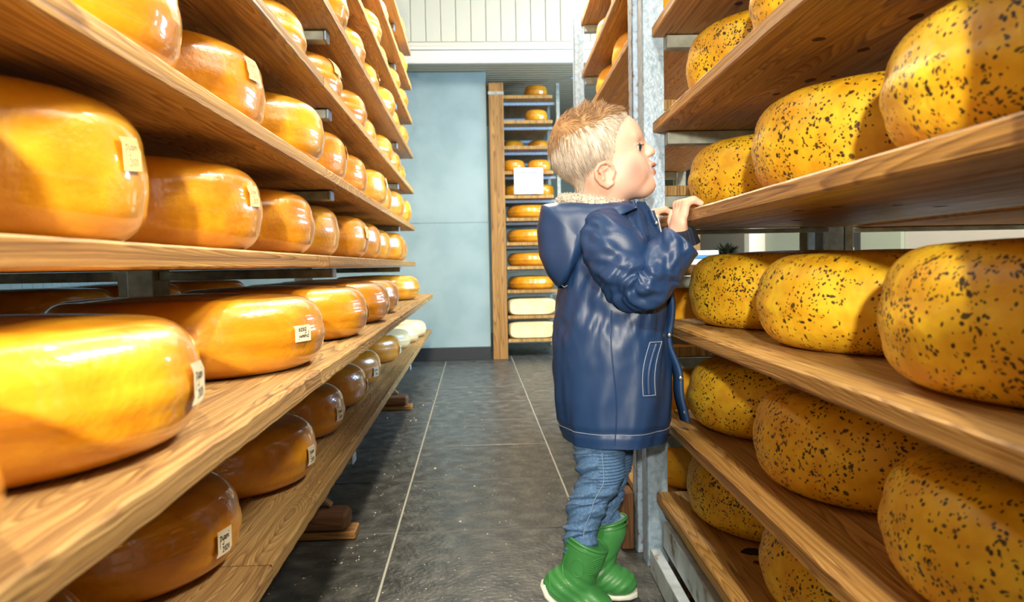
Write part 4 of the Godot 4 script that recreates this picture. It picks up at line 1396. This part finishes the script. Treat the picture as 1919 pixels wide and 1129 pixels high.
func pillow(poly: Array, hw: float, sag := 0.0) -> Array:
	# side outline rounded off towards both sides
	var c := Vector2.ZERO
	for q in poly: c += q
	c /= poly.size()
	var cv := Curve2D.new()
	for i in poly.size() + 1:
		var a: Vector2 = poly[(i - 1 + poly.size()) % poly.size()]
		var b: Vector2 = poly[(i + 1) % poly.size()]
		var t := (b - a) * 0.16
		cv.add_point(poly[i % poly.size()], -t, t)
	var L := cv.get_baked_length()
	var rows := []
	var N := 64
	for i in 41:
		var tt := 0.999999 * sin(-PI / 2 + PI * i / 40.0)
		var k := pow(1.0 - pow(absf(tt), 6.0), 0.36)
		var row := []
		for j in N:
			var q := c + (cv.sample_baked(L * j / N) - c) * k
			var f := 1.0 + 0.07 * fold.get_noise_2d(q.x * 900.0, q.y * 500.0)
			row.append(Vector3(q.x, q.y, hw * tt * f))
		rows.append(row)
	return rows

func leg_rows(path: Array, rad: Array, sd: float, ridge: Array) -> Array:
	var rows := []
	var N := 300
	var K := 56
	for i in N + 1:
		var s := float(i) / N
		var x := s * (path.size() - 1)
		var k := mini(int(x), path.size() - 2)
		var t := x - k
		t = t * t * (3.0 - 2.0 * t) * 0.6 + t * 0.4
		var p: Vector3 = path[k].lerp(path[k + 1], t)
		var r := lerpf(rad[k], rad[k + 1], t)
		var row := []
		for j in K:
			var th := TAU * j / K
			var f := 0.0075 * fold.get_noise_2d(s * 900.0 + 60.0 * sin(th + sd), 45.0 * cos(th) + sd * 70.0)
			if p.y > ridge[0] and p.y < ridge[1] and cos(th - 0.55) > 0.45: f = 0.0014 * sin(p.y * TAU / 0.0058) + 0.0012
			row.append(p + Vector3(cos(th), 0, sin(th)) * (r + f))
		rows.append(row)
	return rows

func boot_sdf(p: Vector3, near: bool) -> float:
	if near:
		var d := cap(p, Vector3(-0.029, 0.125, 0.055), Vector3(-0.045, 0.070, 0.055), 0.0405, 0.0325)
		d = smin(d, ell(p, Vector3(-0.079, 0.050, 0.055), Vector3(0.030, 0.030, 0.028)), 0.02)
		d = smin(d, cap(p, Vector3(-0.070, 0.050, 0.055), Vector3(-0.030, 0.028, 0.058), 0.026, 0.024), 0.02)
		d = smin(d, ell(p, Vector3(-0.018, 0.0235, 0.060), Vector3(0.036, 0.020, 0.030)), 0.02)
		d += 0.0008 * sin(p.y * 330.0 + p.x * 260.0) * smoothstep(0.10, 0.07, p.y)
		var up := Vector3(0.42, 0.907, 0)
		return maxf(d, (p - Vector3(-0.027, 0.137, 0.055)).dot(up))
	var e := cap(p, Vector3(0.014, 0.128, -0.03), Vector3(-0.010, 0.060, -0.03), 0.0330, 0.0290)
	e = smin(e, ell(p, Vector3(-0.024, 0.034, -0.03), Vector3(0.032, 0.030, 0.028)), 0.02)
	e = smin(e, cap(p, Vector3(-0.012, 0.040, -0.03), Vector3(0.028, 0.030, -0.026), 0.028, 0.023), 0.02)
	e = smin(e, ell(p, Vector3(0.030, 0.0275, -0.024), Vector3(0.036, 0.0235, 0.031)), 0.02)
	e += 0.0008 * sin(p.y * 330.0 - p.x * 260.0) * smoothstep(0.10, 0.07, p.y)
	e = maxf(e, (p - Vector3(0.016, 0.146, -0.03)).dot(Vector3(-0.25, 0.968, 0).normalized()))
	return maxf(e, 0.006 - p.y)

func ring_pts(c: Vector3, up: Vector3, r: float, n := 40) -> Array:
	var x := up.cross(Vector3(0, 0, 1)).normalized()
	var z := x.cross(up).normalized()
	var a := []
	for i in n + 1: a.append(c + (x * cos(TAU * i / n) + z * sin(TAU * i / n)) * r)
	return a

func tube(pts: Array, r, seg := 6) -> ArrayMesh:
	var s := Shape.new()
	tube_into(s, pts, r, seg)
	return s.mesh()

func stitch_line(pts: Array, r: float, parent: Node, m: Material, called := "stitching") -> void:
	obj(called, tube(pts, r, 5), m, parent)

func child() -> void:
	fold.seed = 5
	fold.frequency = 0.012
	fold.fractal_octaves = 2
	hair_noise.seed = 9
	hair_noise.frequency = 0.03
	var P := base("person", Vector3(0.231, 0, -1.451), -0.15788)
	tag(P, "small child in navy hooded coat, jeans and green boots holding a shelf edge", "person")
	var none := func(_p, _n): return Color.WHITE
	# body: one skin
	var s := Shape.new()
	s.colored = true
	nets_into(s, func(p): return maxf(body_sdf(p), p.y - 0.742), Vector3(-0.10, 0.0, -0.17), Vector3(0.16, 0.76, 0.18), 0.011, skin_paint)
	nets_into(s, func(p): return maxf(head_sdf(p), 0.735 - p.y), Vector3(-0.10, 0.725, -0.095), Vector3(0.125, 0.94, 0.095), 0.0029, skin_paint)
	nets_into(s, func(p): return maxf(hand_sdf(p, NHAND, 1.0), NHAND.y - 0.052 - p.y), NHAND - Vector3(0.04, 0.056, 0.055), NHAND + Vector3(0.055, 0.06, 0.055), 0.0026, skin_paint)
	nets_into(s, func(p): return maxf(hand_sdf(p, FHAND, -1.0), FHAND.y - 0.052 - p.y), FHAND - Vector3(0.04, 0.056, 0.055), FHAND + Vector3(0.055, 0.06, 0.055), 0.003, skin_paint)
	var skin := mat(Color.WHITE, 0.5)
	skin.vertex_color_use_as_albedo = true
	skin.subsurf_scatter_enabled = true
	skin.subsurf_scatter_strength = 0.12
	var body := obj("body", s.mesh(), skin, P)
	tag(body, "fair skin, looking up with a slight smile")
	# eyes
	for sg in [1.0, -1.0]:
		var e := Shape.new()
		e.colored = true
		var c := Vector3(0.0695, 0.8490, 0.0285 * sg)
		var look := Vector3(0.92, 0.06, 0.30 * sg).normalized()
		var rows := []
		var cols := []
		var ax := look.cross(Vector3.UP).normalized()
		var ay := ax.cross(look)
		for i in 15:
			var a := PI * i / 14.0
			var row := []
			var cr := []
			for j in 24:
				var th := TAU * j / 24
				row.append(c + (look * cos(a) + (ax * cos(th) + ay * sin(th)) * sin(a)) * 0.0112)
				cr.append(lin(Color(0.04, 0.03, 0.03)) if a < 0.36 else lin(Color(0.20, 0.26, 0.33)) if a < 0.72 else lin(Color(0.90, 0.88, 0.86)))
			rows.append(row)
			cols.append(cr)
		rows_into(e, rows, true, sg < 0, false, Vector2(1, 1), cols)
		var em := mat(Color.WHITE, 0.08)
		em.vertex_color_use_as_albedo = true
		obj("eye", e.mesh(), em, body)
		var lash := Shape.new()
		for i in 9:
			var t := i / 8.0
			var a0 := Vector3(0.0800, 0.8540, 0.0195 * sg).lerp(Vector3(0.0690, 0.8515, 0.0400 * sg), t)
			tube_into(lash, [a0, a0 + Vector3(0.0040, 0.0003, 0.001 * sg), a0 + Vector3(0.0068, 0.0022, 0.002 * sg)], [0.0005, 0.0004, 0.00015], 4)
		var lo := obj("eyelashes", lash.mesh(), mat(Color(0.30, 0.20, 0.13), 0.7), body)
		tag(lo, "", "", "", "stuff")
	# hair: a close cap and strands
	var hs := Shape.new()
	hs.colored = true
	nets_into(hs, hair_sdf, Vector3(-0.105, 0.745, -0.085), Vector3(0.075, 0.945, 0.085), 0.0034, func(p, n): return hair_color(p, 0.45 + 0.45 * hair_noise.get_noise_3d(p.x * 700.0 + p.y * 200.0, p.y * 500.0 - p.x * 300.0, p.z * 500.0)))
	var hm := mat(Color.WHITE, 0.5)
	hm.vertex_color_use_as_albedo = true
	var hair := obj("hair", hs.mesh(), hm, P)
	tag(hair, "short blond hair, cropped sides and tousled ginger-blond top")
	var st := Shape.new()
	st.colored = true
	var r := RandomNumberGenerator.new()
	r.seed = 31
	var nv := hs.v.size()
	for i in 9500:
		var k := r.randi_range(0, nv - 1)
		var p := hs.v[k]
		var n := hs.n[k]
		if hair_depth(p) < 0.003 or head_core(p) < 0.0008: continue
		var top := smoothstep(0.872, 0.912, p.y)
		if p.z < -0.03 and r.randf() < 0.5: continue
		var flow := Vector3(0.42, -0.9, 0)
		if p.x < -0.04: flow = Vector3(0.25, -0.95, 0)
		var sweep := Vector3(0.75, 0.30, 0.1 * signf(p.z + 0.0001))
		if p.x > -0.035: sweep = Vector3(0.35, 0.75, 0.15 * signf(p.z + 0.0001))
		if p.x > 0.012: sweep = Vector3(0.8, -0.25, 0.25 * signf(p.z + 0.0001))
		var d := flow.lerp(sweep, top)
		d += Vector3(r.randfn(0, 0.07), r.randfn(0, 0.07), r.randfn(0, 0.07)) * (1.0 + top * 3.0)
		d = (d - n * d.dot(n) * (1.0 - top * 0.4)).normalized()
		var L := lerpf(r.randf_range(0.018, 0.030), r.randf_range(0.012, 0.024), top) * clampf(hair_depth(p) / 0.03 + 0.15, 0.0, 1.0) * (1.0 - 0.3 * top)
		var lift := lerpf(0.03, 0.22, top)
		if top > 0.6 and p.x > -0.035 and p.x < 0.012 and r.randf() < 0.2:
			L *= 1.1
			lift = 0.7
		var p1 := p + d * L * 0.5 + n * L * lift * 0.35
		var p2 := p + d * L + n * L * lift * 0.55 + Vector3(0, 0.1 * L * top, 0)
		# stay outside the skull
		var q2 := head_core(p2)
		if q2 < 0.003: p2 += n * (0.003 - q2)
		var w := r.randf_range(0.0003, 0.00055)
		var col := hair_color(p, r.randf() * 0.95).lightened(0.1 * r.randf())
		tube_into(st, [p - n * 0.001, p1, p2], [w, w * 0.9, w * 0.15], 3, col, false)
	var so := obj("strands", st.mesh(), hm, hair)
	tag(so, "", "", "", "stuff")
	# coat
	var navy := mat(Color(0.13, 0.245, 0.42), 0.40)
	navy.normal_enabled = true
	navy.normal_texture = M.fine_n
	navy.normal_scale = 0.12
	tri(navy, 16.0)
	navy.metallic_specular = 0.5
	var thread := mat(Color(0.62, 0.66, 0.72), 0.7)
	var rows := []
	for i in 111:
		var v := lerpf(0.318, 0.752, i / 110.0)
		var row := []
		for j in 120: row.append(trunk_point(v, TAU * j / 120.0))
		rows.append(row)
	var coat := obj("coat", rows_mesh(rows, true, true), navy, P)
	tag(coat, "navy rain coat with a shiny coated surface")
	var near_path := [Vector3(0.006, 0.712, 0.066), Vector3(0.026, 0.664, 0.104), Vector3(0.068, 0.602, 0.122), Vector3(0.108, 0.640, 0.118), Vector3(0.141, 0.677, 0.114)]
	obj("sleeve", rows_mesh(sleeve_rows(near_path, [0.040, 0.054, 0.0485, 0.043, 0.036], 0.3), true, false), navy, coat)
	var far_path := [Vector3(0.006, 0.712, -0.066), Vector3(0.024, 0.664, -0.098), Vector3(0.050, 0.602, -0.118), Vector3(0.082, 0.640, -0.112), Vector3(0.108, 0.677, -0.106)]
	obj("sleeve", rows_mesh(sleeve_rows(far_path, [0.040, 0.052, 0.047, 0.042, 0.036], 2.3), true, false), navy, coat)
	# knitted cuffs
	var knit := mat(Color(0.075, 0.11, 0.19), 0.85)
	for h in [[near_path[4], NHAND], [far_path[4], FHAND]]:
		var a: Vector3 = h[0]
		var b: Vector3 = h[1] + Vector3(0.003, -0.018, 0)
		var dirv := (b - a).normalized()
		var cr := []
		var sd := dirv.cross(Vector3(0, 0, 1)).normalized()
		var up := sd.cross(dirv)
		for i in 9:
			var t := i / 8.0
			var row := []
			for j in 96:
				var th := TAU * j / 96
				var rr := lerpf(0.030, 0.0235, t) * (0.9 if i == 8 else 1.0) + 0.0011 * cos(th * 24.0)
				row.append(a - dirv * 0.006 + dirv * 0.026 * t + (sd * cos(th) + up * sin(th)) * rr)
			cr.append(row)
		obj("cuff", rows_mesh(cr, true, false, true), knit, coat)
	# hood hanging on the back
	var hood_poly := [Vector2(-0.101, 0.749), Vector2(-0.110, 0.705), Vector2(-0.107, 0.657), Vector2(-0.092, 0.621), Vector2(-0.073, 0.597), Vector2(-0.057, 0.606), Vector2(-0.040, 0.634), Vector2(-0.016, 0.668), Vector2(0.012, 0.704), Vector2(0.044, 0.728), Vector2(0.074, 0.739), Vector2(0.056, 0.750), Vector2(-0.019, 0.752), Vector2(-0.070, 0.753)]
	var hood := obj("hood", rows_mesh(pillow(hood_poly, 0.104), true, false, true), navy, coat)
	var hrow: Array = pillow(hood_poly, 0.1045)[29]
	var hs_pts := []
	for j in range(0, 26): hs_pts.append(hrow[j] + Vector3(0.010, 0, 0.0015))
	stitch_line(hs_pts, 0.0007, hood, thread)
	# fleece round the neck
	var fl := []
	for i in 65:
		var th := TAU * i / 64
		var row := []
		var c := Vector3(-0.004 + 0.058 * cos(th), 0.746 - 0.010 * cos(th), 0.062 * sin(th))
		var outw := Vector3(cos(th), 0, sin(th))
		for j in 20:
			var ph := TAU * j / 20
			var rr := 0.0145 * (1.0 + 0.25 * hair_noise.get_noise_3d(i * 31.0, j * 37.0, 0))
			row.append(c + outw * cos(ph) * rr + Vector3(0, sin(ph) * rr, 0))
		fl.append(row)
	var fleece := mat(Color(0.83, 0.80, 0.75), 0.95)
	var lining := obj("lining", rows_mesh(fl, true, false, false), fleece, hood)
	tag(lining, "off-white fleece lining")
	var tf := Shape.new()
	for i in 2600:
		var a := r.randf() * TAU
		var ph := r.randf_range(-0.3, 2.6)
		var c := Vector3(-0.004 + 0.058 * cos(a), 0.746 - 0.010 * cos(a), 0.062 * sin(a))
		var n := Vector3(cos(a) * cos(ph), sin(ph), sin(a) * cos(ph))
		var q := c + n * 0.0138
		var d := (n + Vector3(r.randfn(0, 0.7), r.randfn(0, 0.5), r.randfn(0, 0.7))).normalized()
		tube_into(tf, [q, q + d * 0.0024, q + d * 0.0028 + Vector3(r.randfn(), r.randfn(), r.randfn()) * 0.0014], [0.0011, 0.0010, 0.0004], 3, Color.WHITE, false)
	var tfo := obj("pile", tf.mesh(), fleece, lining)
	tag(tfo, "", "", "", "stuff")
	# front flap with snaps, seams, hem, pocket
	var pr := []
	for i in 41:
		var v := lerpf(0.352, 0.735, i / 40.0)
		var x := table([[0.352, 0.157], [0.43, 0.146], [0.50, 0.1290], [0.574, 0.1325], [0.65, 0.1295], [0.70, 0.114], [0.735, 0.098]], v, 1)
		var row := []
		for q in [[-0.004, 0.004], [0.003, 0.002], [0.004, 0.034], [0.000, 0.040], [-0.006, 0.036], [-0.014, 0.02]]: row.append(Vector3(x + q[0] + 0.002 * sin(v * 60.0), v, q[1] * (1.0 + 0.1 * sin(v * 23.0))))
		pr.append(row)
	var flap := obj("front_flap", rows_mesh(pr, true, true), navy, coat)
	var snapm := mat(Color(0.72, 0.72, 0.70), 0.25, 0.8)
	for v in [0.37, 0.432, 0.51, 0.585, 0.655, 0.712]:
		var x: float = table([[0.352, 0.157], [0.43, 0.146], [0.50, 0.1290], [0.574, 0.1325], [0.65, 0.1295], [0.70, 0.114], [0.735, 0.098]], v, 1)
		var sn := obj("snap", lathe([[0.0, 0.0018], [0.003, 0.0014], [0.0042, 0.0], [0.0, -0.0004]], 16), snapm, flap, Vector3(x - 0.002 + 0.002 * sin(v * 60.0), v, 0.0395))
		sn.rotation.x = PI / 2
	var pts := []
	for j in 61: pts.append(trunk_point(0.3435, -0.2 + (PI + 0.4) * j / 60.0, 0.0012))
	stitch_line(pts, 0.0006, coat, thread)
	pts = []
	for i in 30: pts.append(trunk_at(0.024 + 0.004 * sin(i * 0.2), lerpf(0.325, 0.56, i / 29.0), 0.0006))
	stitch_line(pts, 0.0013, coat, navy, "side_seam")
	for q in [[0.086, 0.073], [0.107, 0.094]]:
		pts = []
		for i in 16:
			var t := i / 15.0
			pts.append(trunk_at(lerpf(q[0], q[1], t) - 0.006 * sin(PI * t), lerpf(0.503, 0.412, t), 0.0022))
		stitch_line(pts, 0.00075, coat, thread)
	pts = []
	for i in 16:
		var t := i / 15.0
		pts.append(trunk_at(lerpf(0.097, 0.083, t) - 0.006 * sin(PI * t), lerpf(0.499, 0.414, t), 0.0016))
	obj("pocket_welt", tube(pts, 0.0045, 8), navy, coat)
	for t2 in [[0.503, 0.086, 0.107], [0.412, 0.073, 0.094]]:
		stitch_line([trunk_at(t2[1], t2[0], 0.0025), trunk_at((t2[1] + t2[2]) / 2, t2[0], 0.0035), trunk_at(t2[2], t2[0], 0.0025)], 0.00075, coat, thread)
	# zip at the throat
	var zp := []
	for i in 12: zp.append(Vector3(0.107 + 0.012 * i / 11.0, 0.722 - 0.055 * i / 11.0, 0.044))
	obj("zip", tube(zp, 0.0022, 6), snapm, coat)
	# jeans
	var denim := mat(Color.WHITE, 0.8)
	denim.albedo_texture = ntex(noise(0.11, 101, 5), 256, 256, ramp([[0.1, Color(0.26, 0.39, 0.56)], [0.5, Color(0.31, 0.45, 0.62)], [0.9, Color(0.40, 0.54, 0.69)]]))
	tri(denim, 5.0)
	denim.normal_enabled = true
	denim.normal_texture = M.fine_n
	denim.normal_scale = 0.5
	var jeans := obj("jeans", rows_mesh(leg_rows([Vector3(0.002, 0.40, 0.050), Vector3(-0.003, 0.305, 0.054), Vector3(0.000, 0.258, 0.056), Vector3(-0.020, 0.215, 0.056), Vector3(-0.036, 0.162, 0.056), Vector3(-0.040, 0.118, 0.055)], [0.050, 0.045, 0.041, 0.039, 0.0315, 0.029], 0.4, [0.245, 0.315]), true, true), denim, P)
	tag(jeans, "blue denim with ribbed knee panels")
	obj("trouser_leg", rows_mesh(leg_rows([Vector3(0.022, 0.40, -0.046), Vector3(0.025, 0.290, -0.046), Vector3(0.020, 0.245, -0.045), Vector3(0.008, 0.195, -0.040), Vector3(0.010, 0.150, -0.034), Vector3(0.010, 0.120, -0.030)], [0.048, 0.038, 0.037, 0.032, 0.025, 0.024], 1.7, [0.235, 0.30]), true, true), denim, jeans)
	var dthread := mat(Color(0.50, 0.60, 0.72), 0.8)
	pts = []
	for i in 24:
		var v := lerpf(0.31, 0.15, i / 23.0)
		var cx := table([[0.118, -0.040], [0.162, -0.036], [0.215, -0.020], [0.258, 0.0], [0.305, -0.003]], v, 1)
		var rr := table([[0.118, 0.029], [0.162, 0.0315], [0.215, 0.039], [0.258, 0.041], [0.305, 0.045]], v, 1)
		pts.append(Vector3(cx + rr * 0.12, v, 0.056 + rr + 0.003))
	stitch_line(pts, 0.0009, jeans, dthread)
	# rubber boots
	var green := mat(Color(0.24, 0.52, 0.27), 0.42)
	green.subsurf_scatter_enabled = true
	green.subsurf_scatter_strength = 0.05
	var white := mat(Color(0.84, 0.85, 0.82), 0.5)
	var lin_m := mat(Color(0.52, 0.66, 0.64), 0.9)
	for k in 2:
		var near := k == 0
		var b := Shape.new()
		nets_into(b, func(p): return boot_sdf(p, near), Vector3(-0.13, -0.005, -0.08 if not near else 0.0), Vector3(0.09, 0.165, 0.03 if not near else 0.115), 0.0042, none)
		var bo := obj("boot", b.mesh(), green, P)
		tag(bo, "grass green rubber boot with a white sole" if near else "green rubber boot standing flat behind the other")
		var c := Vector3(-0.0275, 0.1365, 0.055) if near else Vector3(0.0155, 0.1455, -0.03)
		var up := Vector3(0.42, 0.907, 0).normalized() if near else Vector3(-0.25, 0.968, 0).normalized()
		var R := 0.0405 if near else 0.0325
		obj("rim", tube(ring_pts(c, up, R), 0.0028, 8), green, bo)
		obj("rim", tube(ring_pts(c - up * 0.009, up, R + 0.0003), 0.0014, 6), green, bo)
		var dl := Shape.new()
		var mid := dl.add(c + up * 0.0006, up)
		var rp := ring_pts(c + up * 0.0006, up, R - 0.001)
		var ids := []
		for q in rp: ids.append(dl.add(q, up))
		for i in ids.size() - 1: dl.tri(mid, ids[i], ids[i + 1])
		obj("lining", dl.mesh(), lin_m, bo)
		# sole
		var sp: Array = [[-0.108, 0.056, 0.016], [-0.101, 0.041, 0.026], [-0.085, 0.026, 0.029], [-0.062, 0.012, 0.027], [-0.035, 0.0065, 0.028], [-0.005, 0.0062, 0.030], [0.014, 0.0068, 0.022], [0.021, 0.009, 0.010]] if near else [[-0.058, 0.0065, 0.012], [-0.050, 0.006, 0.024], [-0.03, 0.006, 0.029], [0.0, 0.006, 0.027], [0.03, 0.006, 0.030], [0.052, 0.0065, 0.025], [0.066, 0.007, 0.010]]
		var sr := []
		for i in sp.size():
			var q: Array = sp[i]
			var q0: Array = sp[maxi(i - 1, 0)]
			var q1: Array = sp[mini(i + 1, sp.size() - 1)]
			var t := Vector2(q1[0] - q0[0], q1[1] - q0[1]).normalized()
			var nn := Vector2(-t.y, t.x)
			var zc := (0.055 + 0.006 * i / 7.0) if near else (-0.03 + 0.006 * i / 7.0)
			var row := []
			for j in 20:
				var th := TAU * j / 20
				var cz: float = signf(cos(th)) * pow(absf(cos(th)), 0.5) * (q[2] + 0.0015)
				var cy: float = signf(sin(th)) * pow(absf(sin(th)), 0.5) * 0.006
				row.append(Vector3(q[0] + nn.x * cy, q[1] + nn.y * cy, zc + cz))
			sr.append(row)
		obj("sole", rows_mesh(sr, true, near), white, bo)
		if near:
			# raised ring emblem, piping and ribs on the near side of the shaft
			var em := []
			for i in 33:
				var th := TAU * i / 32
				var x := -0.044 + 0.0115 * cos(th)
				var y := 0.098 + 0.0165 * sin(th)
				em.append(surface_z(x, y, near))
			obj("emblem", tube(em, 0.0009, 6), green, bo)
			for i in 7:
				var y := 0.112 - i * 0.0046
				var rb := []
				for j in 8:
					var x := lerpf(-0.016, 0.004, j / 7.0) - i * 0.0012
					rb.append(surface_z(x, y + 0.003 * j / 7.0, near))
				obj("rib", tube(rb, 0.0011, 6), green, bo)
			for pth in [[Vector2(-0.062, 0.128), Vector2(-0.072, 0.095), Vector2(-0.070, 0.075), Vector2(-0.052, 0.056), Vector2(-0.03, 0.04)], [Vector2(-0.096, 0.075), Vector2(-0.094, 0.05)]]:
				var pp := []
				for i in 20:
					var x: float = i / 19.0 * (pth.size() - 1)
					var kk := mini(int(x), pth.size() - 2)
					var q2: Vector2 = pth[kk].lerp(pth[kk + 1], x - kk)
					pp.append(surface_z(q2.x, q2.y, near))
				obj("piping", tube(pp, 0.0011, 6), green, bo)

func surface_z(x: float, y: float, near: bool) -> Vector3:
	var z := 0.14 if near else 0.05
	for i in 60:
		var d := boot_sdf(Vector3(x, y, z), near)
		if d < 0.0003: break
		z -= maxf(d * 0.8, 0.0002)
		if z < -0.08: break
	return Vector3(x, y, z)

func _ready() -> void:
	rng.seed = 1
	make_materials()
	cam_and_light()
	room()
	waxed_rack()
	herb_rack()
	recess_rack()
	child()
